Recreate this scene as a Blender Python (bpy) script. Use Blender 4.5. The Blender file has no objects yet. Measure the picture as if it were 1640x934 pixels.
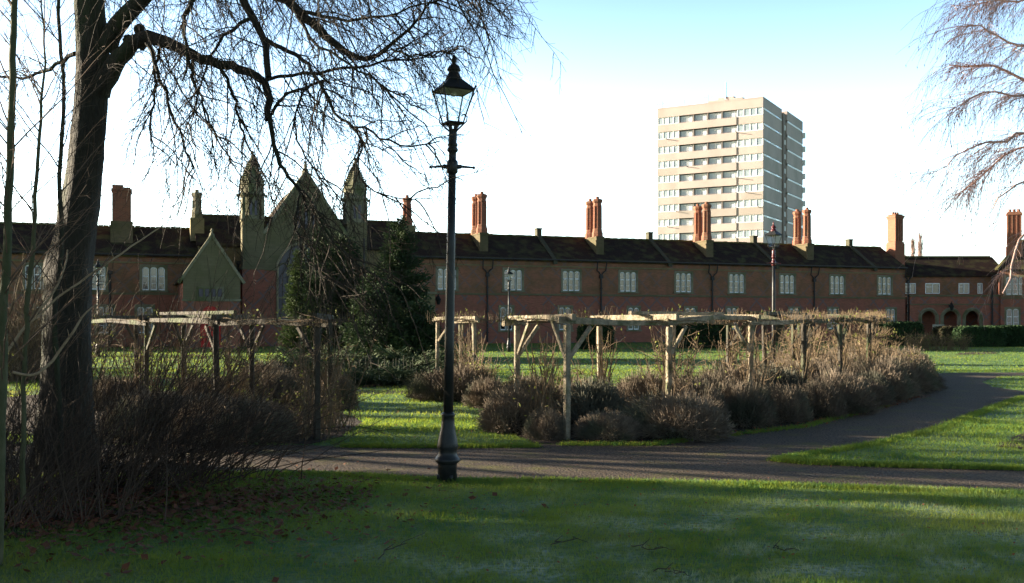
import bpy, math, random
import numpy as np
from mathutils import Vector, Matrix

R = math.radians
random.seed(7)
rng = np.random.default_rng(11)

# ------------------------------------------------------------------ camera, sky, sun, exposure
HC = 1.8            # camera height in metres
FPX = 1594.0        # focal length in photograph pixels (photograph 1640 wide, horizon at y = 512)
scene = bpy.context.scene
COL = scene.collection

cam_d = bpy.data.cameras.new("camera")
cam = bpy.data.objects.new("camera", cam_d)
COL.objects.link(cam)
cam.location = (0, 0, HC)
cam.rotation_euler = (R(90), 0, 0)
cam_d.sensor_width = 36
cam_d.lens = FPX / 1640 * 36
cam_d.shift_y = 45 / 1640
cam_d.clip_start = 0.05
cam_d.clip_end = 3000
scene.camera = cam

SUN_AZ, SUN_EL = -76.0, 12.5
world = bpy.data.worlds.new("World")
scene.world = world
world.use_nodes = True
wn = world.node_tree
wn.nodes.clear()
w_out = wn.nodes.new("ShaderNodeOutputWorld")
w_bg = wn.nodes.new("ShaderNodeBackground")
w_sky = wn.nodes.new("ShaderNodeTexSky")
w_sky.sky_type = 'NISHITA'
w_sky.sun_disc = False
w_sky.sun_elevation = R(SUN_EL)
w_sky.sun_rotation = R(SUN_AZ)
w_sky.air_density = 1.0
w_sky.dust_density = 1.6
w_sky.ozone_density = 2.5
w_bg.inputs["Strength"].default_value = 0.07
# thin winter haze: the sky is milky low down and towards the sun, clear blue overhead
w_tc = wn.nodes.new("ShaderNodeTexCoord")
w_sep = wn.nodes.new("ShaderNodeSeparateXYZ"); wn.links.new(w_tc.outputs["Generated"], w_sep.inputs[0])
w_el = wn.nodes.new("ShaderNodeMapRange"); w_el.interpolation_type = 'SMOOTHSTEP'
w_el.inputs[1].default_value = 0.0; w_el.inputs[2].default_value = 0.62; w_el.inputs[3].default_value = 2.7; w_el.inputs[4].default_value = 0.5
wn.links.new(w_sep.outputs[2], w_el.inputs[0])
w_mul = wn.nodes.new("ShaderNodeVectorMath"); w_mul.operation = 'SCALE'
w_fy = wn.nodes.new("ShaderNodeMapRange"); w_fy.interpolation_type = 'SMOOTHSTEP'      # the haze lies over the sunward, southern half of the sky
w_fy.inputs[1].default_value = -0.25; w_fy.inputs[2].default_value = 0.75; w_fy.inputs[3].default_value = 0.45; w_fy.inputs[4].default_value = 1.0
wn.links.new(w_sep.outputs[1], w_fy.inputs[0])
w_e2 = wn.nodes.new("ShaderNodeMath"); w_e2.operation = 'MULTIPLY'
wn.links.new(w_el.outputs[0], w_e2.inputs[0]); wn.links.new(w_fy.outputs[0], w_e2.inputs[1])
wn.links.new(w_sky.outputs[0], w_mul.inputs[0]); wn.links.new(w_e2.outputs[0], w_mul.inputs["Scale"])
w_milk = wn.nodes.new("ShaderNodeMapRange"); w_milk.interpolation_type = 'SMOOTHSTEP'
w_milk.inputs[1].default_value = 0.33; w_milk.inputs[2].default_value = 0.0; w_milk.inputs[3].default_value = 0.0; w_milk.inputs[4].default_value = 1.0
wn.links.new(w_sep.outputs[2], w_milk.inputs[0])
w_az = wn.nodes.new("ShaderNodeMapRange"); w_az.inputs[1].default_value = 0.55; w_az.inputs[2].default_value = -0.45; w_az.inputs[3].default_value = 0.42; w_az.inputs[4].default_value = 1.0
wn.links.new(w_sep.outputs[0], w_az.inputs[0])
w_mm = wn.nodes.new("ShaderNodeMath"); w_mm.operation = 'MULTIPLY'
w_m2 = wn.nodes.new("ShaderNodeMath"); w_m2.operation = 'MULTIPLY'
wn.links.new(w_milk.outputs[0], w_m2.inputs[0]); wn.links.new(w_fy.outputs[0], w_m2.inputs[1])
wn.links.new(w_m2.outputs[0], w_mm.inputs[0]); wn.links.new(w_az.outputs[0], w_mm.inputs[1])
w_add = wn.nodes.new("ShaderNodeVectorMath"); w_add.operation = 'MULTIPLY_ADD'
wn.links.new(w_mm.outputs[0], w_add.inputs[0]); w_add.inputs[1].default_value = (3.35, 3.95, 4.3); wn.links.new(w_mul.outputs[0], w_add.inputs[2])
wn.links.new(w_add.outputs[0], w_bg.inputs[0])
wn.links.new(w_bg.outputs[0], w_out.inputs[0])

SUN_DIR = Vector((math.sin(R(SUN_AZ)) * math.cos(R(SUN_EL)), math.cos(R(SUN_AZ)) * math.cos(R(SUN_EL)), math.sin(R(SUN_EL))))
sun_d = bpy.data.lights.new("sun", 'SUN')
sun_d.energy = 5.0
sun_d.angle = R(0.5)
sun_d.color = (1.0, 0.86, 0.66)
sun = bpy.data.objects.new("sun", sun_d)
COL.objects.link(sun)
sun.rotation_euler = SUN_DIR.to_track_quat('Z', 'Y').to_euler()

vs = scene.view_settings
vs.view_transform = 'Standard'
vs.look = 'None'
vs.exposure = 2.15
vs.gamma = 1.0
vs.use_curve_mapping = False
scene.cycles.use_denoising = True
scene.cycles.max_bounces = 6
scene.cycles.transparent_max_bounces = 12

# ------------------------------------------------------------------ helpers
def gp(px, py):
    """Point of the level ground seen at a pixel of the photograph."""
    d = HC * FPX / (py - 512.0)
    return ((px - 820.0) / FPX * d, d)

def wp(px, py, d):
    """Point at distance d (along Y) on the ray through a pixel."""
    return np.array([(px - 820.0) / FPX * d, d, HC - (py - 512.0) / FPX * d])

class MB:
    """Collects shapes; build() links them as ONE mesh object."""
    def __init__(self):
        self.v = []; self.f = []; self.n = 0
    def add(self, verts, faces):
        self.v.append(np.asarray(verts, dtype=np.float64).reshape(-1, 3))
        for f in faces:
            self.f.append([i + self.n for i in f])
        self.n += len(self.v[-1])
        return self
    def addq(self, verts, faces):          # numpy block of equal-length faces
        self.v.append(verts)
        self.f.extend((faces + self.n).tolist())
        self.n += len(verts)
        return self
    def box(self, x0, x1, y0, y1, z0, z1):
        v = [(x0,y0,z0),(x1,y0,z0),(x1,y1,z0),(x0,y1,z0),(x0,y0,z1),(x1,y0,z1),(x1,y1,z1),(x0,y1,z1)]
        return self.add(v, [(3,2,1,0),(4,5,6,7),(0,1,5,4),(1,2,6,5),(2,3,7,6),(3,0,4,7)])
    def beam(self, a, b, w, h, w2=None, h2=None, roll=0.0, chamfer=0.12):
        """Chamfered bar from a to b, w wide (horizontal), h high."""
        a = Vector(a); b = Vector(b); t = (b - a).normalized()
        up = Vector((0, 0, 1)) if abs(t.z) < 0.95 else Vector((0, 1, 0))
        s = t.cross(up).normalized(); u = s.cross(t).normalized()
        if roll:
            q = Matrix.Rotation(roll, 3, t); s = q @ s; u = q @ u
        w2 = w if w2 is None else w2; h2 = h if h2 is None else h2
        vs_ = []
        for (p, ww, hh) in ((a, w, h), (b, w2, h2)):
            c = chamfer * min(ww, hh)
            for (i, j) in ((-ww/2+c,-hh/2),(ww/2-c,-hh/2),(ww/2,-hh/2+c),(ww/2,hh/2-c),(ww/2-c,hh/2),(-ww/2+c,hh/2),(-ww/2,hh/2-c),(-ww/2,-hh/2+c)):
                vs_.append(p + s*i + u*j)
        f = [[i, (i+1)%8, (i+1)%8+8, i+8] for i in range(8)] + [list(range(7,-1,-1)), list(range(8,16))]
        return self.add([tuple(p) for p in vs_], f)
    def lathe(self, prof, n=16, c=(0,0,0), rot=0.0):
        vs_ = []; f = []
        for (r, z) in prof:
            for k in range(n):
                a = 2*math.pi*k/n + rot
                vs_.append((c[0]+r*math.cos(a), c[1]+r*math.sin(a), c[2]+z))
        for i in range(len(prof)-1):
            for k in range(n):
                f.append((i*n+k, i*n+(k+1)%n, (i+1)*n+(k+1)%n, (i+1)*n+k))
        f.append(tuple(range(n-1,-1,-1))); f.append(tuple((len(prof)-1)*n+k for k in range(n)))
        return self.add(vs_, f)
    def prism(self, poly, y0, y1):
        """poly in (x,z), extruded from y0 to y1."""
        n = len(poly)
        v = [(x,y0,z) for x,z in poly] + [(x,y1,z) for x,z in poly]
        return self.add(v, [list(range(n)), list(range(2*n-1,n-1,-1))] + [[i+n,(i+1)%n+n,(i+1)%n,i] for i in range(n)])
    def prism_x(self, poly, x0, x1):
        """poly in (y,z), extruded from x0 to x1."""
        n = len(poly)
        v = [(x0,y,z) for y,z in poly] + [(x1,y,z) for y,z in poly]
        return self.add(v, [list(range(n-1,-1,-1)), list(range(n,2*n))] + [[i,(i+1)%n,(i+1)%n+n,i+n] for i in range(n)])
    def slab(self, poly, z0, z1):
        """poly in (x,y), extruded in z."""
        n = len(poly)
        v = [(x,y,z0) for x,y in poly] + [(x,y,z1) for x,y in poly]
        return self.add(v, [list(range(n-1,-1,-1)), list(range(n,2*n))] + [[i,(i+1)%n,(i+1)%n+n,i+n] for i in range(n)])
    def tubes(self, P, Rr, sides=4):
        """P (M,N,3) centre lines, Rr (M,N) radii."""
        P = np.asarray(P, dtype=np.float64); Rr = np.asarray(Rr, dtype=np.float64)
        if P.ndim == 2: P = P[None]; Rr = Rr[None]
        M, N, _ = P.shape
        T = np.gradient(P, axis=1); T /= (np.linalg.norm(T, axis=2, keepdims=True) + 1e-9)
        mean = T.mean(axis=1); mean /= (np.linalg.norm(mean, axis=1, keepdims=True) + 1e-9)
        ref = np.where(np.abs(mean[:, 1:2]) < 0.8, np.array([[0., 1., 0.]]), np.array([[1., 0., 0.]]))
        ref = ref[:, None, :] - (ref[:, None, :] * T).sum(2, keepdims=True) * T
        ref /= (np.linalg.norm(ref, axis=2, keepdims=True) + 1e-9)
        B = np.cross(T, ref)
        ang = np.arange(sides) * 2*np.pi/sides
        V = P[:, :, None, :] + Rr[:, :, None, None] * (np.cos(ang)[None,None,:,None]*ref[:, :, None, :] + np.sin(ang)[None,None,:,None]*B[:, :, None, :])
        V = V.reshape(-1, 3)
        i = np.arange(N-1)[:, None]*sides + np.arange(sides)[None, :]
        j = np.arange(N-1)[:, None]*sides + (np.arange(sides)[None, :]+1) % sides
        F = np.stack([i, j, j+sides, i+sides], axis=2).reshape(-1, 4)
        F = (F[None] + (np.arange(M)*N*sides)[:, None, None]).reshape(-1, 4)
        return self.addq(V, F)
    def build(self, name, m, parent=None, smooth=False):
        me = bpy.data.meshes.new(name)
        V = np.concatenate(self.v) if self.v else np.zeros((0, 3))
        lens = np.fromiter((len(f) for f in self.f), dtype=np.int32, count=len(self.f))
        me.vertices.add(len(V)); me.vertices.foreach_set("co", V.astype(np.float32).ravel())
        me.loops.add(int(lens.sum()))
        me.loops.foreach_set("vertex_index", np.fromiter((i for f in self.f for i in f), dtype=np.int32, count=int(lens.sum())))
        me.polygons.add(len(lens))
        st = np.zeros(len(lens), dtype=np.int32); st[1:] = np.cumsum(lens)[:-1]
        me.polygons.foreach_set("loop_start", st)
        try: me.polygons.foreach_set("loop_total", lens)
        except Exception: pass
        me.polygons.foreach_set("use_smooth", np.full(len(lens), smooth, dtype=bool))
        me.update(calc_edges=True); me.validate()
        if m: me.materials.append(m)
        o = bpy.data.objects.new(name, me); COL.objects.link(o)
        if parent: o.parent = parent
        return o

def tri_mesh(name, V, m, parent=None, n=3):
    """Mesh from a (K,n,3) array of separate faces."""
    K = len(V)
    me = bpy.data.meshes.new(name)
    me.vertices.add(K*n); me.vertices.foreach_set("co", V.astype(np.float32).ravel())
    me.loops.add(K*n); me.loops.foreach_set("vertex_index", np.arange(K*n, dtype=np.int32))
    me.polygons.add(K); me.polygons.foreach_set("loop_start", np.arange(K, dtype=np.int32)*n)
    me.update(calc_edges=True)
    me.materials.append(m)
    o = bpy.data.objects.new(name, me); COL.objects.link(o)
    if parent: o.parent = parent
    return o

def tag(o, label=None, cat=None, group=None, kind=None):
    if label: o['label'] = label
    if cat: o['category'] = cat
    if group: o['group'] = group
    if kind: o['kind'] = kind
    return o

def empty(name, loc, rz=0.0, **k):
    o = bpy.data.objects.new(name, None); COL.objects.link(o)
    o.location = loc; o.rotation_euler = (0, 0, rz); o.empty_display_size = 0.3
    return tag(o, **k)

def copy_tree(o, parent=None):
    c = o.copy(); COL.objects.link(c); c.parent = parent
    for ch in list(o.children): copy_tree(ch, c)
    return c

ORD = ["first","second","third","fourth","fifth","sixth","seventh","eighth","ninth","tenth","eleventh","twelfth","thirteenth",
       "fourteenth","fifteenth","sixteenth","seventeenth","eighteenth","nineteenth","twentieth","twenty-first","twenty-second","twenty-third","twenty-fourth"]

# ------------------------------------------------------------------ materials
def new_mat(name):
    m = bpy.data.materials.new(name); m.use_nodes = True
    nt = m.node_tree; b = nt.nodes["Principled BSDF"]
    return m, nt, b

def mat(name, c1, c2=None, rough=0.85, scale=3.0, detail=6.0, lo=0.35, hi=0.65, bump=0.0, bscale=30.0, metal=0.0,
        stretch=None, c3=None, s3=0.8, lo3=.5, hi3=.62, spec=0.3, rnd=0.0, transl=0.0):
    m, nt, b = new_mat(name)
    L = nt.links.new
    b.inputs["Roughness"].default_value = rough
    b.inputs["Metallic"].default_value = metal
    b.inputs["Specular IOR Level"].default_value = spec
    tc = nt.nodes.new("ShaderNodeTexCoord"); src = tc.outputs["Object"]
    if stretch:
        mp = nt.nodes.new("ShaderNodeMapping"); mp.inputs["Scale"].default_value = stretch
        L(src, mp.inputs[0]); src = mp.outputs[0]
    col = None
    if c2:
        n = nt.nodes.new("ShaderNodeTexNoise"); n.inputs["Scale"].default_value = scale; n.inputs["Detail"].default_value = detail
        n.inputs["Roughness"].default_value = 0.65
        L(src, n.inputs["Vector"])
        r = nt.nodes.new("ShaderNodeValToRGB"); r.color_ramp.elements[0].position = lo; r.color_ramp.elements[1].position = hi
        r.color_ramp.elements[0].color = (*c1, 1); r.color_ramp.elements[1].color = (*c2, 1)
        L(n.outputs["Fac"], r.inputs[0]); col = r.outputs[0]
        if c3:
            n3 = nt.nodes.new("ShaderNodeTexNoise"); n3.inputs["Scale"].default_value = s3; n3.inputs["Detail"].default_value = 5
            L(src, n3.inputs["Vector"])
            r3 = nt.nodes.new("ShaderNodeValToRGB"); r3.color_ramp.elements[0].position = lo3; r3.color_ramp.elements[1].position = hi3
            L(n3.outputs["Fac"], r3.inputs[0])
            mx = nt.nodes.new("ShaderNodeMixRGB"); L(r3.outputs[0], mx.inputs[0]); L(col, mx.inputs[1]); mx.inputs[2].default_value = (*c3, 1)
            col = mx.outputs[0]
    if rnd:
        oi = nt.nodes.new("ShaderNodeObjectInfo")
        hs = nt.nodes.new("ShaderNodeHueSaturation")
        mr = nt.nodes.new("ShaderNodeMapRange"); mr.inputs[3].default_value = 1-rnd; mr.inputs[4].default_value = 1+rnd
        L(oi.outputs["Random"], mr.inputs[0]); L(mr.outputs[0], hs.inputs["Value"])
        if col: L(col, hs.inputs["Color"])
        else: hs.inputs["Color"].default_value = (*c1, 1)
        col = hs.outputs[0]
    if col: L(col, b.inputs["Base Color"])
    else: b.inputs["Base Color"].default_value = (*c1, 1)
    if bump:
        nb = nt.nodes.new("ShaderNodeTexNoise"); nb.inputs["Scale"].default_value = bscale; nb.inputs["Detail"].default_value = 8
        L(src, nb.inputs["Vector"])
        bp = nt.nodes.new("ShaderNodeBump"); bp.inputs["Strength"].default_value = bump; bp.inputs["Distance"].default_value = 0.05
        L(nb.outputs["Fac"], bp.inputs["Height"]); L(bp.outputs[0], b.inputs["Normal"])
    if transl:
        tr = nt.nodes.new("ShaderNodeBsdfTranslucent"); mxs = nt.nodes.new("ShaderNodeMixShader"); mxs.inputs[0].default_value = transl
        if col: L(col, tr.inputs["Color"])
        else: tr.inputs["Color"].default_value = (*c1, 1)
        L(b.outputs[0], mxs.inputs[1]); L(tr.outputs[0], mxs.inputs[2]); L(mxs.outputs[0], nt.nodes["Material Output"].inputs["Surface"])
    return m

def brick_mat(name, b1, b2, mortar, diaper=0.0, moss=(0.09,0.085,0.04), mossamt=0.5, bw=.225, bh=.075, mo=.006):
    m, nt, b = new_mat(name); L = nt.links.new; N = nt.nodes.new
    def math_(op, a, c=None):
        n = N("ShaderNodeMath"); n.operation = op
        for k, x in enumerate((a, c)):
            if x is None: continue
            if isinstance(x, (int, float)): n.inputs[k].default_value = x
            else: L(x, n.inputs[k])
        return n.outputs[0]
    tc = N("ShaderNodeTexCoord"); sp = N("ShaderNodeSeparateXYZ"); L(tc.outputs["Object"], sp.inputs[0])
    u = math_('ADD', sp.outputs[0], sp.outputs[1]); z = sp.outputs[2]
    cb = N("ShaderNodeCombineXYZ"); L(u, cb.inputs[0]); L(z, cb.inputs[1])
    br = N("ShaderNodeTexBrick"); L(cb.outputs[0], br.inputs[0])
    br.inputs["Scale"].default_value = 1.0; br.inputs["Brick Width"].default_value = bw; br.inputs["Row Height"].default_value = bh
    br.inputs["Mortar Size"].default_value = mo; br.inputs["Bias"].default_value = -0.1
    br.inputs["Color1"].default_value = (*b1, 1); br.inputs["Color2"].default_value = (*b2, 1); br.inputs["Mortar"].default_value = (*mortar, 1)
    col = br.outputs["Color"]
    n = N("ShaderNodeTexNoise"); n.inputs["Scale"].default_value = 0.9; n.inputs["Detail"].default_value = 7; n.inputs["Roughness"].default_value = .7
    L(tc.outputs["Object"], n.inputs["Vector"])
    r = N("ShaderNodeValToRGB"); r.color_ramp.elements[0].position = .42; r.color_ramp.elements[1].position = .7
    L(n.outputs["Fac"], r.inputs[0])
    mx = N("ShaderNodeMixRGB"); L(math_('MULTIPLY', r.outputs[0], mossamt), mx.inputs[0]); L(col, mx.inputs[1]); mx.inputs[2].default_value = (*moss, 1)
    col = mx.outputs[0]
    if diaper:
        a = math_('ABSOLUTE', math_('SUBTRACT', math_('FRACT', math_('ADD', math_('DIVIDE', u, 1.35), math_('DIVIDE', z, 1.35))), 0.5))
        c = math_('ABSOLUTE', math_('SUBTRACT', math_('FRACT', math_('SUBTRACT', math_('DIVIDE', u, 1.35), math_('DIVIDE', z, 1.35))), 0.5))
        line = math_('MAXIMUM', math_('LESS_THAN', a, 0.055), math_('LESS_THAN', c, 0.055))
        n2 = N("ShaderNodeTexNoise"); n2.inputs["Scale"].default_value = 0.55; L(tc.outputs["Object"], n2.inputs["Vector"])
        line = math_('MULTIPLY', line, math_('MULTIPLY', math_('GREATER_THAN', n2.outputs["Fac"], 0.47), diaper))
        m2 = N("ShaderNodeMixRGB"); L(line, m2.inputs[0]); L(col, m2.inputs[1]); m2.inputs[2].default_value = (0.13, 0.12, 0.13, 1)
        col = m2.outputs[0]
    L(col, b.inputs["Base Color"]); b.inputs["Roughness"].default_value = .9; b.inputs["Specular IOR Level"].default_value = .2
    bp = N("ShaderNodeBump"); bp.inputs["Strength"].default_value = .3; bp.inputs["Distance"].default_value = .01
    L(br.outputs["Fac"], bp.inputs["Height"]); bp.invert = True; L(bp.outputs[0], b.inputs["Normal"])
    return m

M = {}
M['brick_red'] = brick_mat("brick_red", (.34,.11,.075), (.25,.08,.055), (.20,.15,.12), diaper=.75, mossamt=.35)
M['brick_brown'] = brick_mat("brick_brown", (.32,.125,.075), (.23,.095,.06), (.19,.15,.10), diaper=.45, mossamt=.7)
M['brick_yellow'] = brick_mat("brick_yellow", (.23,.18,.09), (.18,.14,.075), (.2,.18,.12), mossamt=.6, moss=(.10,.11,.05))
M['brick_chimney'] = brick_mat("brick_chimney", (.28,.095,.06), (.20,.07,.048), (.26,.19,.13), mossamt=.4, moss=(.18,.13,.07))
M['brick_base'] = brick_mat('brick_base', (.15,.11,.06), (.11,.085,.05), (.12,.11,.08), mossamt=.8, moss=(.06,.065,.025))
M['stone'] = mat("stone", (.24,.215,.15), (.15,.145,.09), scale=1.6, c3=(.10,.11,.05), s3=.7, bump=.3)
M['stone_green'] = brick_mat('stone_green', (.17,.145,.088), (.13,.115,.068), (.12,.105,.065), mossamt=.75, moss=(.105,.105,.05), bw=.42, bh=.16, mo=.008)
M['stone_pale'] = mat("stone_pale", (.32,.27,.18), (.20,.18,.11), scale=2.5, bump=.3)  # paler stone of the hood mould and door surround
def tile_mat():
    m, nt, b = new_mat("roof_tiles"); L = nt.links.new; N = nt.nodes.new
    tc = N("ShaderNodeTexCoord"); sp = N("ShaderNodeSeparateXYZ"); L(tc.outputs["Object"], sp.inputs[0])
    ad = N("ShaderNodeMath"); L(sp.outputs[1], ad.inputs[0]); L(sp.outputs[2], ad.inputs[1])
    cb = N("ShaderNodeCombineXYZ"); L(sp.outputs[0], cb.inputs[0]); L(ad.outputs[0], cb.inputs[1])
    br = N("ShaderNodeTexBrick"); L(cb.outputs[0], br.inputs[0]); br.inputs["Scale"].default_value = 1
    br.inputs["Brick Width"].default_value = .17; br.inputs["Row Height"].default_value = .15; br.inputs["Mortar Size"].default_value = .008
    br.inputs["Color1"].default_value = (.045,.026,.020,1); br.inputs["Color2"].default_value = (.030,.020,.018,1); br.inputs["Mortar"].default_value = (.012,.010,.01,1)
    n = N("ShaderNodeTexNoise"); n.inputs["Scale"].default_value = 1.4; n.inputs["Detail"].default_value = 8; L(tc.outputs["Object"], n.inputs["Vector"])
    r = N("ShaderNodeValToRGB"); r.color_ramp.elements[0].position = .46; r.color_ramp.elements[1].position = .70; L(n.outputs["Fac"], r.inputs[0])
    mx = N("ShaderNodeMixRGB"); L(r.outputs[0], mx.inputs[0]); L(br.outputs["Color"], mx.inputs[1]); mx.inputs[2].default_value = (.075,.072,.03,1)
    L(mx.outputs[0], b.inputs["Base Color"]); b.inputs["Roughness"].default_value = .95; b.inputs["Specular IOR Level"].default_value = .15
    bp = N("ShaderNodeBump"); bp.invert = True; bp.inputs["Distance"].default_value = .02; L(br.outputs["Fac"], bp.inputs["Height"]); L(bp.outputs[0], b.inputs["Normal"])
    return m
M['tiles'] = tile_mat()
M['moss_ridge'] = mat("moss_ridge", (.06,.055,.025), (.11,.10,.03), scale=6, bump=.5)
M['white_paint'] = mat("white_paint", (.86,.87,.88), (.80,.81,.83), scale=4, rough=.5)
M['red_paint'] = mat("red_paint", (.60,.022,.018), (.50,.018,.016), scale=2, rough=.4)
M['maroon_paint'] = mat("maroon_paint", (.16,.02,.02), (.12,.018,.02), scale=2, rough=.5)
M['black_iron'] = mat("black_iron", (.012,.013,.014), (.022,.023,.024), scale=12, rough=.42, spec=.35, bump=.12, bscale=60)
M['maroon_iron'] = mat("maroon_iron", (.10,.012,.016), (.07,.01,.014), scale=12, rough=.4, spec=.5)
M['lamp_white'] = mat("lamp_white", (.5,.47,.42), (.35,.33,.30), scale=8, rough=.6)
M['pipe'] = mat("pipe", (.02,.02,.022), (.035,.03,.03), scale=3, rough=.55)
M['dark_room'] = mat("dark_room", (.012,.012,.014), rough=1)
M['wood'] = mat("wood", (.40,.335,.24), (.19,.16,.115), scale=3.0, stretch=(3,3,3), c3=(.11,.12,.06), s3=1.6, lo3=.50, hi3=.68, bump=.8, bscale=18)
M['wood_dark'] = mat("wood_dark", (.065,.055,.042), (.035,.031,.024), scale=4, c3=(.06,.075,.035), s3=1.1, bump=.5, bscale=18)  # pergola shade put into the timber colour; also the notice board post
M['bark'] = mat("bark", (.017,.015,.011), (.036,.031,.021), scale=7, stretch=(3,3,.8), c3=(.03,.036,.016), s3=.6, bump=1.0, bscale=9)
M['bark_green'] = mat("bark_green", (.05,.056,.024), (.09,.085,.045), scale=9, stretch=(1,1,.5), bump=.6, bscale=20)
M['twig_dark'] = mat("twig_dark", (.035,.027,.02), (.06,.045,.032), scale=3)
M['twig_birch'] = mat("twig_birch", (.44,.31,.28), (.34,.24,.21), scale=3)
M['twig_shrub'] = mat("twig_shrub", (.035,.024,.018), (.065,.043,.03), scale=2, rnd=.2)
M['twig_sapling'] = mat('twig_sapling', (.14,.085,.055), (.06,.04,.03), scale=4)
M['twig_red'] = mat("twig_red", (.20,.14,.085), (.115,.085,.05), scale=6, rnd=.2)
M['twig_pale'] = mat("twig_pale", (.33,.24,.15), (.22,.15,.09), scale=5)
M['seed'] = mat("seed", (.22,.09,.05), (.13,.06,.04), scale=5)
M['rose_leaf'] = mat("rose_leaf", (.12,.17,.035), (.20,.19,.05), scale=5, transl=.25, rnd=.2)
M['lavender'] = mat("lavender", (.125,.10,.08), (.23,.185,.135), scale=5, c3=(.11,.115,.08), s3=1.6, rnd=.25, rough=1)
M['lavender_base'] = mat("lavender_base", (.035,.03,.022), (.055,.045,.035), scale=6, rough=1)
M['sage'] = mat("sage", (.13,.13,.10), (.10,.10,.075), scale=6, rnd=.2, rough=1)
M['conifer'] = mat("conifer", (.024,.045,.020), (.05,.075,.028), scale=.9, lo=.4, hi=.65, transl=.12)
M['conifer_light'] = mat("conifer_light", (.032,.055,.02), (.06,.085,.026), scale=.9, transl=.15)
M['juniper'] = mat("juniper", (.022,.042,.022), (.05,.07,.025), scale=.8, transl=.1, rnd=.25)
M['hedge'] = mat("hedge", (.018,.04,.016), (.035,.07,.022), scale=2, rnd=.15, transl=.1)
M['beech_hedge'] = mat("beech_hedge", (.055,.04,.022), (.035,.045,.02), scale=2, transl=.1)
M['leaf_litter'] = mat("leaf_litter", (.16,.05,.022), (.08,.035,.02), scale=12)
M['fallen_leaf'] = mat("fallen_leaf", (.28,.09,.03), (.16,.06,.03), scale=9)
M['soil'] = mat("soil", (.022,.016,.011), (.05,.032,.02), scale=5, rough=1, bump=1, bscale=25)
M['concrete'] = mat("concrete", (.46,.385,.36), (.40,.335,.315), scale=.25, c3=(.35,.31,.28), s3=.12, bump=.1)
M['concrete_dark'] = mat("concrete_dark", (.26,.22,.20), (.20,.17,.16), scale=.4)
M['tower_glass'] = mat("tower_glass", (.28,.34,.38), (.46,.51,.54), scale=.45, lo=.45, hi=.6, rough=.15, spec=.6)
M['balcony_glass'] = mat("balcony_glass", (.42,.48,.52), (.62,.66,.68), scale=.3, rough=.2, spec=.5)
M['pale_stick'] = mat('pale_stick', (.16,.15,.11), (.10,.095,.07), scale=8)
M['coping'] = mat('coping', (.075,.07,.045), (.05,.05,.03), scale=3)
M['galv'] = mat("galv", (.35,.35,.34), rough=.5, metal=.3)
M['board'] = mat("board", (.38,.36,.30), (.3,.28,.24), scale=4)

def glass_mat(name, tint, gloss=.12):
    m, nt, b = new_mat(name)
    nt.nodes.remove(b); L = nt.links.new
    t = nt.nodes.new("ShaderNodeBsdfTransparent"); t.inputs[0].default_value = (*tint, 1)
    g = nt.nodes.new("ShaderNodeBsdfGlossy"); g.inputs["Roughness"].default_value = .03; g.inputs[0].default_value = (.9,.9,.9,1)
    mx = nt.nodes.new("ShaderNodeMixShader"); mx.inputs[0].default_value = gloss
    L(t.outputs[0], mx.inputs[1]); L(g.outputs[0], mx.inputs[2]); L(mx.outputs[0], nt.nodes["Material Output"].inputs["Surface"])
    return m
M['lamp_glass'] = glass_mat("lamp_glass", (.93,.95,.95), .08)
M['pane'] = glass_mat("pane", (.45,.47,.48), .12)
M['curtain'] = mat("curtain", (.42,.46,.54), (.14,.16,.20), scale=9, stretch=(3,1,.3), rough=.9, rnd=.35)
M['church_glass'] = mat("church_glass", (.045,.035,.055), (.07,.06,.08), scale=3, rough=.35, spec=.5)

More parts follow.
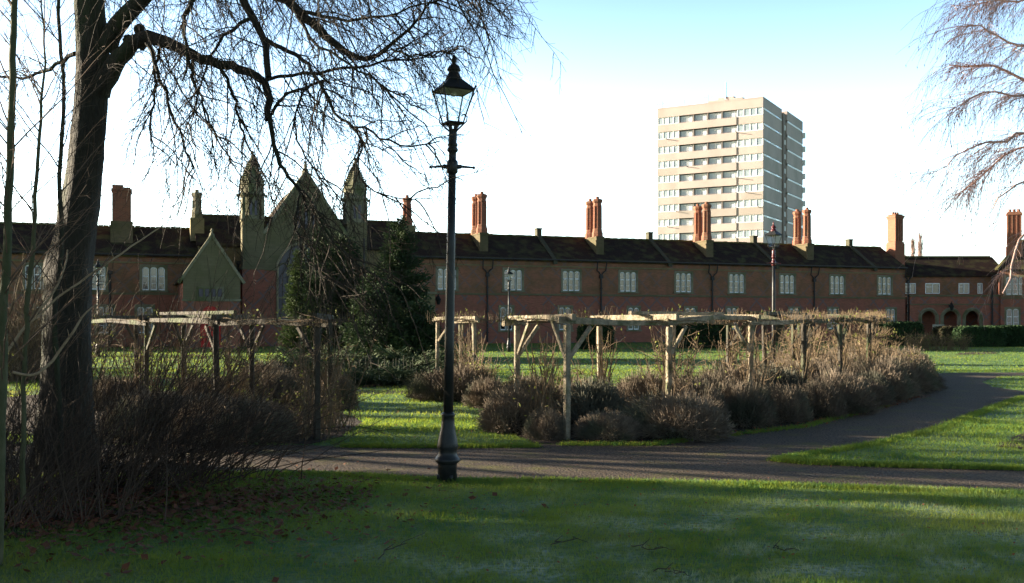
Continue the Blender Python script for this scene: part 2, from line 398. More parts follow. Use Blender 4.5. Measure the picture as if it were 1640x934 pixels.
# lawn: dark moss and green with frost that follows the noise only
def grass_mat(name, blades):
    m, nt, b = new_mat(name); L = nt.links.new; N = nt.nodes.new
    tc = N("ShaderNodeTexCoord")
    def noise(s, d=6, lo=.4, hi=.6):
        n = N("ShaderNodeTexNoise"); n.inputs["Scale"].default_value = s; n.inputs["Detail"].default_value = d; L(tc.outputs["Object"], n.inputs["Vector"])
        r = N("ShaderNodeMapRange"); r.inputs[1].default_value = lo; r.inputs[2].default_value = hi; L(n.outputs["Fac"], r.inputs[0]); return r.outputs[0]
    def mix(f, a, c):
        x = N("ShaderNodeMixRGB"); L(f, x.inputs[0])
        for k, q in ((1, a), (2, c)):
            if isinstance(q, tuple): x.inputs[k].default_value = (*q, 1)
            else: L(q, x.inputs[k])
        return x.outputs[0]
    k = 1.65 if blades else 1.35
    c = mix(noise(.9), (.034*k,.090*k,.032*k), (.082*k,.140*k,.036*k))
    c = mix(noise(9, 4), c, (.075*k,.12*k,.026*k))
    c = mix(noise(.35, 5, .55, .72), c, (.092*k,.125*k,.036*k))
    fr = noise(1.3, 9, .46, .62)                       # hoar frost lies in patches of the open lawn near the camera
    fm = N("ShaderNodeMath"); fm.operation = 'MULTIPLY'; L(fr, fm.inputs[0]); L(noise(17, 5, .38, .62), fm.inputs[1]); fr = fm.outputs[0]
    sp = N("ShaderNodeSeparateXYZ"); L(tc.outputs["Object"], sp.inputs[0])
    mr = N("ShaderNodeMapRange"); mr.inputs[1].default_value = 11.5; mr.inputs[2].default_value = 7.6; L(sp.outputs[1], mr.inputs[0])
    mr2 = N("ShaderNodeMapRange"); mr2.inputs[1].default_value = -2.0; mr2.inputs[2].default_value = .5; L(sp.outputs[0], mr2.inputs[0])
    mu = N("ShaderNodeMath"); mu.operation = 'MULTIPLY'; L(fr, mu.inputs[0]); L(mr.outputs[0], mu.inputs[1])
    mu2 = N("ShaderNodeMath"); mu2.operation = 'MULTIPLY'; L(mu.outputs[0], mu2.inputs[0]); L(mr2.outputs[0], mu2.inputs[1])
    mu3 = N("ShaderNodeMath"); mu3.operation = 'MULTIPLY'; L(mu2.outputs[0], mu3.inputs[0]); mu3.inputs[1].default_value = .95
    c = mix(mu3.outputs[0], c, (.30,.39,.38))
    L(c, b.inputs["Base Color"]); b.inputs["Roughness"].default_value = .8; b.inputs["Specular IOR Level"].default_value = .25
    if blades:
        tr = N("ShaderNodeBsdfTranslucent"); ty = N("ShaderNodeMixRGB"); ty.blend_type = 'MULTIPLY'; ty.inputs[0].default_value = 1
        L(c, ty.inputs[1]); ty.inputs[2].default_value = (2.3, 1.7, .75, 1); L(ty.outputs[0], tr.inputs[0]); mx = N("ShaderNodeMixShader"); mx.inputs[0].default_value = .5
        L(b.outputs[0], mx.inputs[1]); L(tr.outputs[0], mx.inputs[2]); L(mx.outputs[0], nt.nodes["Material Output"].inputs["Surface"])
    else:
        nb = N("ShaderNodeTexNoise"); nb.inputs["Scale"].default_value = 22; nb.inputs["Detail"].default_value = 8; L(tc.outputs["Object"], nb.inputs["Vector"])
        bp = N("ShaderNodeBump"); bp.inputs["Strength"].default_value = .8; bp.inputs["Distance"].default_value = .06
        L(nb.outputs["Fac"], bp.inputs["Height"]); L(bp.outputs[0], b.inputs["Normal"])
    return m
M['lawn'] = grass_mat("lawn_ground", False)
M['blades'] = grass_mat("grass_blades", True)

def asphalt():
    m, nt, b = new_mat("worn_asphalt"); L = nt.links.new; N = nt.nodes.new
    tc = N("ShaderNodeTexCoord")
    n = N("ShaderNodeTexNoise"); n.inputs["Scale"].default_value = 34; n.inputs["Detail"].default_value = 4; L(tc.outputs["Object"], n.inputs["Vector"])
    r = N("ShaderNodeValToRGB"); r.color_ramp.elements[0].position = .35; r.color_ramp.elements[1].position = .7
    r.color_ramp.elements[0].color = (.030,.025,.022,1); r.color_ramp.elements[1].color = (.19,.145,.105,1); L(n.outputs["Fac"], r.inputs[0])
    n2 = N("ShaderNodeTexNoise"); n2.inputs["Scale"].default_value = 1.3; n2.inputs["Detail"].default_value = 9; n2.inputs["Roughness"].default_value = .7; L(tc.outputs["Object"], n2.inputs["Vector"])
    r2 = N("ShaderNodeValToRGB"); r2.color_ramp.elements[0].position = .52; r2.color_ramp.elements[1].position = .72; L(n2.outputs["Fac"], r2.inputs[0])
    mx = N("ShaderNodeMixRGB"); L(r2.outputs[0], mx.inputs[0]); L(r.outputs[0], mx.inputs[1]); mx.inputs[2].default_value = (.13,.13,.035,1)
    n3 = N("ShaderNodeTexNoise"); n3.inputs["Scale"].default_value = .5; n3.inputs["Detail"].default_value = 5; L(tc.outputs["Object"], n3.inputs["Vector"])
    m3 = N("ShaderNodeMixRGB"); m3.blend_type = 'MULTIPLY'; L(n3.outputs["Fac"], m3.inputs[0]); L(mx.outputs[0], m3.inputs[1]); m3.inputs[2].default_value = (.6,.58,.56,1)
    L(m3.outputs[0], b.inputs["Base Color"]); b.inputs["Roughness"].default_value = .9; b.inputs["Specular IOR Level"].default_value = .2
    bp = N("ShaderNodeBump"); bp.inputs["Strength"].default_value = 1.0; bp.inputs["Distance"].default_value = .05
    L(n.outputs["Fac"], bp.inputs["Height"]); L(bp.outputs[0], b.inputs["Normal"])
    return m
M['asphalt'] = asphalt()

# ------------------------------------------------------------------ ground, paths, beds
g = MB(); g.add([(-700,-60,0),(700,-60,0),(700,1500,0),(-700,1500,0)], [(0,1,2,3)])
tag(g.build("lawn", M['lawn']), kind='structure')

def wobble(pts, n=6, amp=.05, seed=0):
    rr = random.Random(seed); out = []
    for i, p in enumerate(pts):
        q = pts[(i+1) % len(pts)]
        for k in range(n):
            t = k/n; out.append((p[0]+(q[0]-p[0])*t + rr.uniform(-amp, amp), p[1]+(q[1]-p[1])*t + rr.uniform(-amp, amp)))
    return out

def sheet(name, pts, z, m, amp=.05, seed=0):
    pts = wobble(pts, 8, amp, seed)
    b_ = MB(); b_.add([(x, y, z) for x, y in pts], [list(range(len(pts)))])
    o = b_.build(name, m); tag(o, kind='structure')
    # make the winding face up
    if o.data.polygons[0].normal.z < 0: o.data.flip_normals()
    return o

# main path: front edge, back edge; then the branch that swings round the rose beds
bed_front = [gp(862,712), gp(940,712), gp(1050,712), gp(1130,700), gp(1200,692), gp(1290,682), gp(1360,665), gp(1420,648), gp(1470,632), gp(1492,618), gp(1484,606)]
lobe_top = [gp(1640,636), gp(1600,650), gp(1560,665), gp(1500,688), gp(1400,712), gp(1300,728), gp(1246,738)]
tongue = [gp(1640,601), gp(1600,604), gp(1572,612), gp(1590,620), gp(1640,627)]
path_pts = ([(-40, 11.6), (-12, 11.5), gp(300,760), gp(520,760), gp(720,771), gp(900,771), gp(1200,776), gp(1400,783), gp(1640,791), (12, 9.6), (30, 8.4), (30, 9.6), (12, 11.2)] +
            [gp(1640,752), gp(1450,748), gp(1300,743)] + lobe_top[::-1] + [(16.0, 26.5), (22,29)] + [(24, 32)] + [gp(1640,627), gp(1590,620), gp(1572,612), gp(1600,604), gp(1700,600)] +
            [gp(1700,595), gp(1640,597), gp(1550,597), gp(1484,599)] + bed_front[::-1] + [gp(800,717), gp(700,717), gp(500,714), gp(300,712), (-12,14.3), (-40,14.5)])
sheet("path", path_pts, .004, M['asphalt'], .04, 3)
sheet("garden_path", [gp(520,634), gp(600,632), gp(680,630), gp(700,626), gp(640,625), gp(540,626), gp(440,628), gp(300,630), gp(300,636)], .006, M['asphalt'], .08, 4)
bed_r = bed_front + [(14.6,35), (13.0,40), (10.5,38), (9.0,33), (6.5,28.5), (3.5,24), (.6,21), (-.35,20), (-.3,17.5), (.0,15.6)]
sheet("rose_bed_soil", bed_r, .008, M['soil'], .08, 5)
bed_l = [gp(545,700), gp(500,712), gp(300,710), gp(150,712), (-9.5,17), (-12,22), (-11,25), (-8,25), (-5.5,22.5), (-3.6,20), (-2.6,17.5)]
sheet("rose_bed_soil", bed_l, .008, M['soil'], .08, 6)
sheet("rose_bed_soil", [(-2.2,22), (-.4,22), (.6,27), (-.6,29), (-2,26)], .008, M['soil'], .08, 7)
sheet("juniper_bed_soil", [(-8,26.5), (-2,26.2), (-1.4,33), (-4,38), (-9,36)], .010, M['soil'], .1, 8)
sheet("flower_bed_soil", [gp(1595,716), gp(1640,692), (9.5,15), (9.5,13.6), gp(1640,720)], .012, M['soil'], .05, 9)
sheet("shrub_bed_soil", [(-9,12.2), (-3.2,11.2), (-2.6,9.5), (-4.2,8.2), (-9,7.5)], .010, M['soil'], .15, 10)
sheet("flower_bed_soil", [gp(1530,569), gp(1600,567), gp(1590,563), gp(1540,564)], .012, M['soil'], .1, 12)

# ------------------------------------------------------------------ grass blades (only where the lawn is near)
def inside(poly, x, y):
    c = np.zeros(len(x), dtype=bool); n = len(poly); j = n-1
    for i in range(n):
        xi, yi = poly[i]; xj, yj = poly[j]
        hit = ((yi > y) != (yj > y)) & (x < (xj-xi)*(y-yi)/((yj-yi)+1e-12)+xi)
        c ^= hit; j = i
    return c

def grass(n, y0, y1, h, w, seed):
    r = np.random.default_rng(seed)
    y = np.sqrt(r.uniform(y0*y0, y1*y1, n)); x = r.uniform(-.56, .56, n)*y
    ok = ~inside(path_pts, x, y)
    for bd in (bed_r, bed_l): ok &= ~inside(bd, x, y)
    x, y = x[ok], y[ok]
    # tufts: density and height vary
    q = np.sin(x*2.1+np.sin(y*1.7)*2)*np.cos(y*2.6+np.sin(x*1.3)*2)
    ok = r.uniform(0, 1, len(x)) < .75+.25*q; x, y, q = x[ok], y[ok], q[ok]
    k = len(x); hh = h*(r.uniform(.45, 1.15, k))*(1+.3*q); a = r.uniform(0, 2*np.pi, k); ww = w*r.uniform(.6, 1.3, k)
    lx, ly = r.normal(0, .5, k)*hh, r.normal(0, .5, k)*hh
    P = np.zeros((k, 3, 3))
    P[:, 0] = np.stack([x-np.cos(a)*ww, y-np.sin(a)*ww, np.zeros(k)-.004], 1)
    P[:, 1] = np.stack([x+np.cos(a)*ww, y+np.sin(a)*ww, np.zeros(k)-.004], 1)
    P[:, 2] = np.stack([x+lx, y+ly, hh], 1)
    return P
GR = np.concatenate([grass(230000, 6.0, 11.9, .042, .0032, 1), grass(130000, 10.5, 18, .05, .005, 2), grass(120000, 16, 36, .055, .010, 3), grass(90000, 34, 75, .06, .022, 4)])
tag(tri_mesh("grass", GR, M['blades']), "short damp lawn grass with patches of frost", "grass", kind='stuff')
# fringe of longer grass along the path edges
def fringe(line, n, h, seed):
    r = np.random.default_rng(seed); L_ = np.array(line); seg = r.integers(0, len(L_)-1, n); t = r.uniform(0, 1, n)[:, None]
    p = L_[seg]*(1-t)+L_[seg+1]*t + r.normal(0, .06, (n, 2))
    a = r.uniform(0, 2*np.pi, n); hh = h*r.uniform(.4, 1.2, n); P = np.zeros((n, 3, 3)); w = .006
    P[:, 0] = np.stack([p[:, 0]-np.cos(a)*w, p[:, 1]-np.sin(a)*w, np.zeros(n)], 1)
    P[:, 1] = np.stack([p[:, 0]+np.cos(a)*w, p[:, 1]+np.sin(a)*w, np.zeros(n)], 1)
    P[:, 2] = np.stack([p[:, 0]+r.normal(0, .03, n), p[:, 1]+r.normal(0, .03, n), hh], 1)
    return P
FR = np.concatenate([fringe([gp(1640,752), gp(1450,748), gp(1300,743), gp(1246,738)], 9000, .07, 1), fringe(lobe_top, 9000, .06, 2),
                     fringe([gp(550,716), gp(700,717), gp(860,716)], 5000, .07, 3), fringe([gp(900,713), gp(1050,713), gp(1130,702), gp(1290,684), gp(1420,650)], 6000, .06, 4),
                     fringe([gp(300,760), gp(520,760), gp(720,771), gp(900,771), gp(1200,776), gp(1400,783), gp(1640,791)], 12000, .05, 5)])
tag(tri_mesh("verge_grass", FR, M['blades']), "longer grass fringing the edges of the asphalt path", "grass", kind='stuff')

# ------------------------------------------------------------------ buildings
FA = math.atan2(.357, .934)                    # the almshouse range runs away to the right
FO = np.array([-7.3, 72.6]); FU = np.array([.934, .357])/np.hypot(.934, .357); FN = np.array([-FU[1], FU[0]])
def tpx(px, off=0.0):
    """Local x along the range for an image column, on a line set back by off."""
    k = (px-820)/FPX; ox, oy = FO + FN*off
    return (k*oy-ox)/(FU[0]-k*FU[1])
def zpx(px, py, off=0.0):
    t = tpx(px, off); d = (FO+FU*t+FN*off)[1]
    return HC-(py-512)/FPX*d

def wall_face(b_, x0, x1, z0, z1, holes, y=0.0, depth=.18):
    """Front face of a wall with rectangular openings and their reveals."""
    xs = sorted({x0, x1, *[h for q in holes for h in q[:2]]}); zs = sorted({z0, z1, *[h for q in holes for h in q[2:]]})
    xs = [x for x in xs if x0 <= x <= x1]; zs = [z for z in zs if z0 <= z <= z1]
    for i in range(len(xs)-1):
        for j in range(len(zs)-1):
            cx, cz = (xs[i]+xs[i+1])/2, (zs[j]+zs[j+1])/2
            if any(q[0] < cx < q[1] and q[2] < cz < q[3] for q in holes): continue
            b_.add([(xs[i],y,zs[j]),(xs[i+1],y,zs[j]),(xs[i+1],y,zs[j+1]),(xs[i],y,zs[j+1])], [(0,1,2,3)])
    for q in holes:
        a, c, e, f = max(q[0],x0), min(q[1],x1), max(q[2],z0), min(q[3],z1)
        if a >= c or e >= f: continue
        b_.add([(a,y,e),(a,y+depth,e),(a,y+depth,f),(a,y,f)], [(0,1,2,3)])
        b_.add([(c,y,e),(c,y+depth,e),(c,y+depth,f),(c,y,f)], [(3,2,1,0)])
        b_.add([(a,y,f),(c,y,f),(c,y+depth,f),(a,y+depth,f)], [(3,2,1,0)])
        b_.add([(a,y,e),(c,y,e),(c,y+depth,e),(a,y+depth,e)], [(0,1,2,3)])

def make_window(lights, w, h, arched=True, sash=True):
    """Stone-mullioned window, origin at the sill centre on the wall face; returns list of (name, MB, material)."""
    st, fr, gl, cu = MB(), MB(), MB(), MB()
    s = .17
    st.box(-w/2-s, -w/2, -.02, .12, -.0, h); st.box(w/2, w/2+s, -.02, .12, -.0, h)
    st.box(-w/2-s, w/2+s, -.05, .12, h, h+.16); st.box(-w/2-s-.06, w/2+s+.06, -.09, .12, -.13, 0)
    mull = .08; lw = (w-mull*(lights-1))/lights
    for k in range(lights):
        x0 = -w/2+k*(lw+mull); x1 = x0+lw; xc = (x0+x1)/2
        if k < lights-1: st.box(x1, x1+mull, .0, .12, 0, h)
        if arched:
            rr = lw/2; n = 6; zc = h-rr*.8
            for sgn in (-1, 1):
                poly = [(xc+sgn*rr, zc)] + [(xc+sgn*rr*math.cos(a), zc+.8*rr*math.sin(a)) for a in [math.pi/2*i/n for i in range(1, n+1)]] + [(xc+sgn*rr, h)]
                if sgn < 0: poly = poly[::-1]
                st.prism(poly[::-1], .01, .12)
        t = .05
        if sash:
            fr.box(x0, x0+t, .05, .10, 0, h); fr.box(x1-t, x1, .05, .10, 0, h)
            fr.box(x0+t, x1-t, .05, .10, 0, .09); fr.box(x0+t, x1-t, .05, .10, h-.10, h)
            fr.box(x0+t, x1-t, .045, .10, h*.58, h*.58+.07)
            fr.box(x0+t, x1-t, .06, .09, h*.29, h*.29+.025)
        gl.add([(x0,.085,0),(x1,.085,0),(x1,.085,h),(x0,.085,h)], [(0,1,2,3)])
    cu.add([(-w/2,.16,0),(w/2,.16,0),(w/2,.16,h),(-w/2,.16,h)], [(0,1,2,3)])
    return st, fr, gl, cu
def window_proto(lights, w, h, arched=True, curtain=None):
    st, fr, gl, cu = make_window(lights, w, h, arched)
    o = st.build("window", M['stone'])
    fr.build("frame", M['white_paint'], o); gl.build("pane", M['pane'], o); cu.build("curtain", curtain or M['curtain'], o)
    return o

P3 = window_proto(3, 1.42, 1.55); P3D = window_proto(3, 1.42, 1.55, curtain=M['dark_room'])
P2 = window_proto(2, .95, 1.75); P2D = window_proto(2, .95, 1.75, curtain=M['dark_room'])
used = set()
def put_window(proto, parent, x, z, y=0.0):
    if proto.name in used:
        o = copy_tree(proto, parent)
    else:
        o = proto; used.add(proto.name); o.parent = parent
    o.location = (x, y, z); return o

def chimney_column(b_, x, y, z0, z1, r=.33):
    """Octagonal moulded Tudor flue."""
    H = z1-z0; c = (x, y, z0); e = math.pi/8
    b_.lathe([(r*1.22,0),(r*1.22,.35),(r*1.05,.50),(r*1.05,.62),(r*.92,.70),(r*.88,H-.62),(r*.98,H-.58),(r*.98,H-.50),(r*.88,H-.46),(r*.9,H-.34),(r*1.02,H-.28),(r*1.14,H-.18),(r*1.14,H-.06),(r*.95,H)], 8, c, e)
    for k in range(8):      # corner ribs in the brickwork
        a = e+k*math.pi/4
        b_.tubes([[(x+r*.93*math.cos(a), y+r*.93*math.sin(a), z0+.7), (x+r*.90*math.cos(a), y+r*.90*math.sin(a), z1-.6)]], [[.035,.035]], 4)
    b_.lathe([(r*.42,H),(r*.38,H+.16),(r*.44,H+.2),(r*.3,H+.2)], 8, c)

def gable_roof(b_, x0, x1, ze, zr, yd, ov=.22, th=.12, y0=0.0):
    """Pitched roof over y0..yd with ridge halfway, along x."""
    ym = (y0+yd)/2; k = (zr-ze)/(ym-y0)
    b_.prism_x([(y0-ov, ze-ov*k), (ym, zr), (yd+ov, ze-ov*k), (yd+ov, ze-ov*k-th), (ym, zr-th*1.3), (y0-ov, ze-ov*k-th)], x0, x1)

def range_building(name, label, cat, x0, x1, ze, zr, depth, holes, zs=3.7, base=.0, group=None):
    o = empty(name, (FO[0], FO[1], 0), FA, label=label, cat=cat, group=group)
    lo, up, st, bd = MB(), MB(), MB(), MB()
    wall_face(lo, x0, x1, 0, zs, [h for h in holes if h[2] < zs]); wall_face(up, x0, x1, zs, ze, [h for h in holes if h[3] > zs])
    lo.add([(x0,0,0),(x0,depth,0),(x0,depth,ze),(x0,depth/2,zr-.15),(x0,0,ze)], [(4,3,2,1,0)])
    lo.add([(x1,0,0),(x1,depth,0),(x1,depth,ze),(x1,depth/2,zr-.15),(x1,0,ze)], [(0,1,2,3,4)])
    lo.add([(x0,depth,0),(x1,depth,0),(x1,depth,ze),(x0,depth,ze)], [(3,2,1,0)])
    lo.add([(x0,.6,0),(x1,.6,0),(x1,.6,ze),(x0,.6,ze)], [(0,1,2,3)])   # inner wall behind the rooms
    lo.build("lower_wall", M['brick_red'], o); up.build("upper_wall", M['brick_brown'], o)
    st.box(x0, x1, -.07, .0, zs-.06, zs+.08); st.build("string_course", M['stone_green'], o)
    bd.box(x0, x1, -.06, 0, ze-.62, ze-.52); bd.box(x0, x1, -.14, 0, ze-.06, ze+.02)
    for k in range(int((x1-x0)/.55)): bd.box(x0+.2+k*.55, x0+.42+k*.55, -.11, 0, ze-.2, ze-.06)
    bd.build("eaves_band", M['brick_yellow'], o)
    r = MB(); gable_roof(r, x0-.1, x1+.1, ze+.06, zr, depth); r.build("roof", M['tiles'], o)
    rd = MB(); n = int((x1-x0)/.33)
    for k in range(n):
        dz = random.uniform(-.015, .03); rd.box(x0+k*(x1-x0)/n+.01, x0+(k+1)*(x1-x0)/n-.01, depth/2-.13, depth/2+.13, zr-.06, zr+.07+dz)
    rd.build("ridge_tiles", M['moss_ridge'], o)
    gt = MB(); gt.box(x0, x1, -.36, -.25, ze-.10, ze+.0); gt.build("gutter", M['pipe'], o)
    return o

ZE, ZR, DEP = 6.45, 8.45, 6.4
def yroof(z): return (z-ZE)/(ZR-ZE)*DEP/2

def stack_pair(parent, px, ztop, twin=True, r=.36):
    x = tpx(px, 1.8)
    base = MB(); base.box(x-.33, x+.33, .75, 3.05, ZE-.2, ZR-.05)
    base.box(x-.37, x+.37, .71, 3.09, ZR-.18, ZR-.07)
    b_ = base.build("chimney_stack", M['brick_base'], parent)
    f = MB(); chimney_column(f, x, 1.25, ZR-.1, ztop, r); f.build("chimney_shaft", M['brick_chimney'], b_)
    if twin:
        f = MB(); chimney_column(f, x, 2.6, ZR-.1, ztop-.03, r*.97); f.build("chimney_shaft", M['brick_chimney'], b_)

def coping(parent, x, up=True):
    b_ = MB(); w = .16; k = (ZR-ZE)/(DEP/2)
    b_.prism_x([(-.3, ZE-.1), (DEP/2, ZR+.22), (DEP/2, ZR-.1), (-.3, ZE-.4)], x-w, x+w)
    b_.box(x-w-.04, x+w+.04, DEP/2-.25, DEP/2+.25, ZR-.05, ZR+.62); b_.box(x-w-.08, x+w+.08, DEP/2-.3, DEP/2+.3, ZR+.55, ZR+.66)
    b_.build("coping", M['coping'], parent)

def downpipe(parent, x, y=0.0, ztop=5.65, zbot=0.1, fork=True):
    b_ = MB()
    b_.tubes([[(x,y-.1,zbot),(x,y-.1,ztop-.55)]], [[.065,.065]], 8)
    b_.box(x-.14, x+.14, y-.2, y-.02, ztop-.62, ztop-.38)
    if fork:
        for s in (-1, 1): b_.tubes([[(x,y-.1,ztop-.45),(x+s*.18,y-.12,ztop-.15),(x+s*.38,y-.14,ztop-.02),(x+s*.40,y-.3,ZE-.1)]], [[.05]*4], 6)
    for z in (.8, 2.4, 4.2): b_.box(x-.10, x+.10, y-.17, y, z, z+.06)
    b_.build("drainpipe", M['pipe'], parent)

# right-hand range
X0, X1 = tpx(655), tpx(1450)
upx = [716, 822, 915, 1006, 1095, 1180, 1261, 1341, 1417]
gpx = [811, 905, 1015, 1106, 1172, 1272, 1334, 1427]
uw = [(tpx(p), 4.02) for p in upx]; gw = [(tpx(p), 1.0) for p in gpx]
holes = [(x-.71, x+.71, z, z+1.55) for x, z in uw] + [(x-.475, x+.475, z, z+1.75) for x, z in gw]
rng_r = range_building("almshouse_range", "long two-storey red brick almshouse range with twin octagonal chimneys, below the tower block", "building", X0, X1, ZE, ZR, DEP, holes)
dark_up = {2, 4, 8}
for i, (x, z) in enumerate(uw): put_window(P3D if i in dark_up else P3, rng_r, x, z)
for i, (x, z) in enumerate(gw): put_window(P2 if i % 3 else P2D, rng_r, x, z)
for p, zt in ((768, 11.35), (952, 11.4), (1126, 11.4), (1286, 11.35)): stack_pair(rng_r, p, zt)
for p in (862, 1040, 1207, 1360): coping(rng_r, tpx(p, 3.2))
for p in (780, 962, 1140, 1303, 1453): downpipe(rng_r, tpx(p, 0))
# broad panelled end stack
xe = tpx(1434, 2.6)
b_ = MB(); b_.box(xe-.55, xe+.55, 2.0, 3.2, ZE-.2, ZR+.35); b_.box(xe-.50, xe+.50, 2.05, 3.15, ZR+.35, ZR+.5)
bs = b_.build("chimney_stack", M['brick_chimney'], rng_r)
b_ = MB(); b_.box(xe-.40, xe+.40, 2.15, 3.05, ZR+.5, 11.4)
for k in range(4): b_.box(xe-.45+k*.27, xe-.36+k*.27, 2.09, 3.11, ZR+.55, 11.0)
b_.box(xe-.49, xe+.49, 2.06, 3.14, 11.0, 11.15); b_.box(xe-.55, xe+.55, 2.0, 3.2, 11.15, 11.35); b_.box(xe-.47, xe+.47, 2.08, 3.12, 11.4, 11.46)
for k in range(3): b_.lathe([(.11,0),(.09,.2),(.12,.24)], 8, (xe-.27+k*.27, 2.6, 11.45))
b_.build("chimney_shaft", M['brick_chimney'], bs)
d = MB(); xd = tpx(1228); d.box(xd-2.2, xd+1.0, -1.3, -.02, 2.35, 2.5); d.box(xd-2.1, xd-1.95, -1.2, -.05, 0, 2.35); d.box(xd+.75, xd+.9, -1.2, -.05, 0, 2.35)
d.build("canopy", M['stone_green'], rng_r)

# left-hand range
X2, X3 = tpx(-260), tpx(318)
luw = [(tpx(246), 3.75), (tpx(60), 3.75), (tpx(-30), 3.75), (tpx(150), 3.75)]; lgw = [(tpx(232), .9), (tpx(70), .9), (tpx(-20), .9), (tpx(168), .9)]
holes = [(x-.71, x+.71, z, z+1.55) for x, z in luw] + [(x-.475, x+.475, z, z+1.75) for x, z in lgw]
rng_l = range_building("almshouse_range", "low brick almshouse range seen behind the big bare trunk", "building", X2, X3, 6.15, 8.2, DEP, holes, zs=3.5)
for x, z in luw: put_window(P3, rng_l, x, z)
for x, z in lgw: put_window(P2, rng_l, x, z)
xa = tpx(195, 2)
b_ = MB(); b_.box(xa-.7, xa+.7, 1.2, 2.8, 6.3, 8.4); bs = b_.build("chimney_stack", M['brick_base'], rng_l)
b_ = MB(); b_.box(xa-.56, xa+.56, 1.4, 2.6, 8.4, 10.7)
for k in range(4): b_.box(xa-.60+k*.37, xa-.51+k*.37, 1.34, 2.66, 8.5, 10.4)
b_.box(xa-.66, xa+.66, 1.3, 2.7, 10.45, 10.6); b_.box(xa-.6, xa+.1, 1.36, 2.64, 10.7, 10.85); b_.build("chimney_shaft", M['brick_chimney'], bs)
downpipe(rng_l, tpx(176), ztop=5.4, fork=False)

# chapel with two pinnacled turrets, and its side roofs
CX0, CX1 = tpx(388, -2.5), tpx(588, -2.5)
cxm = tpx(488, -2.5); CH = empty("chapel", (FO[0], FO[1], 0), FA, label="mossy gabled chapel front with two spired turrets and tall arched window", cat="chapel")
YF = -2.5; zst = 5.15
LX, RX = tpx(318), tpx(655)
for a, c in ((LX, CX0+.3), (CX1-.3, RX)):
    b_ = MB()
    wall_face(b_, a, c, 0, 7.0, [])
    b_.add([(a,0,0),(a,7.4,0),(a,7.4,7.0),(a,3.7,9.1),(a,0,7.0)], [(4,3,2,1,0)]); b_.add([(c,0,0),(c,7.4,0),(c,7.4,7.0),(c,3.7,9.1),(c,0,7.0)], [(0,1,2,3,4)])
    b_.add([(a,7.4,0),(c,7.4,0),(c,7.4,7.0),(a,7.4,7.0)], [(3,2,1,0)])
    b_.build("side_wall", M['brick_yellow'], CH)
b_ = MB(); gable_roof(b_, LX-.15, RX+.15, 7.0, 9.25, 7.4); b_.build("side_roof", M['tiles'], CH)
b_ = MB(); b_.box(LX-.1, RX+.1, 3.6, 3.8, 9.2, 9.32); b_.build("ridge_tiles", M['moss_ridge'], CH)
for p, zt in ((315, 10.6), (651, 10.9)):
    x = tpx(p, 2); s_ = MB(); s_.box(x-.45, x+.45, 1.2, 2.4, 7.2, 8.8); so = s_.build("chimney_stack", M['brick_yellow'], CH)
    s_ = MB(); chimney_column(s_, x, 1.8, 8.8, zt, .33); s_.build("chimney_shaft", M['brick_chimney'] if p > 400 else M['stone'], so)
# front wall between the turrets, with pointed window
wx0, wx1 = tpx(446, YF), tpx(534, YF); wc = (wx0+wx1)/2; wr = (wx1-wx0)/2
z_spr, z_apx = 5.5, 6.95
def arch_pts(xc, r, zs_, za, n=9):
    out = []
    for i in range(n+1):
        t = i/n; out.append((xc+r-r*t*t*.35-r*t*.65, zs_+(za-zs_)*(1-(1-t)**2.0)))
    left = [(2*xc-x, z) for x, z in out[:-1]][::-1]
    return out + left           # right spring -> apex -> left spring
ar = arch_pts(wc, wr, z_spr, z_apx)
apex_z, foot_z = 11.7, 7.55
tw = 1.42                       # turret width
fx0, fx1 = CX0+tw, CX1-tw; gm = (fx0+fx1)/2
wb, wu = MB(), MB()
def pierced(b_, top_poly, z0, y):
    """wall face of two halves around the arch; top_poly is the outline above z0 from right to left"""
    right = [(wc, z0)] if False else None
# lower part: two piers beside the window
for a, c in ((fx0, wx0), (wx1, fx1)):
    wb.add([(a,YF,0),(c,YF,0),(c,YF,zst),(a,YF,zst)], [(0,1,2,3)])
wb.add([(wx0,YF,0),(wx1,YF,0),(wx1,YF,1.3),(wx0,YF,1.3)], [(0,1,2,3)])
for x in (wx0, wx1): wb.add([(x,YF,1.3),(x,YF+.5,1.3),(x,YF+.5,zst),(x,YF,zst)], [(0,1,2,3)])
# upper wall: fan between arch/jambs and gable outline, split at the centre line
rhalf_in = [(wx1, zst)] + ar[:10]; rhalf_out = [(fx1, zst), (fx1, foot_z), (gm, apex_z)]
poly = rhalf_in[::-1] + rhalf_out      # apex of arch -> down to (wx1,zst) -> out and up to gable apex
wu.add([(x,YF,z) for x, z in poly], [list(range(len(poly)))])
lhalf_in = [(wx0, zst)] + ar[9:][::-1]
poly = lhalf_in[::-1] + [(fx0, zst), (fx0, foot_z), (gm, apex_z)]
wu.add([(x,YF,z) for x, z in poly], [list(range(len(poly)))[::-1]])
for i in range(len(ar)-1):
    (xa_, za_), (xb_, zb_) = ar[i], ar[i+1]
    wu.add([(xa_,YF,za_),(xa_,YF+.5,za_),(xb_,YF+.5,zb_),(xb_,YF,zb_)], [(0,1,2,3)])
for x in (wx0, wx1): wu.add([(x,YF,zst),(x,YF+.5,zst),(x,YF+.5,z_spr),(x,YF,z_spr)], [(0,1,2,3)])
wu.add([(fx0,YF+.6,zst),(fx1,YF+.6,zst),(fx1,YF+.6,foot_z),(gm,YF+.6,apex_z),(fx0,YF+.6,foot_z)], [(0,1,2,3,4)])
wb.build("lower_wall", M['brick_red'], CH); wu.build("gable_wall", M['stone_green'], CH)
b_ = MB(); b_.box(fx0, fx1, YF-.08, YF-.003, zst-.07, zst+.08) if False else None
for a, c in ((fx0, wx0-.1), (wx1+.1, fx1)): b_.box(a, c, YF-.08, YF, zst-.07, zst+.08)
b_.build("string_course", M['stone_green'], CH)
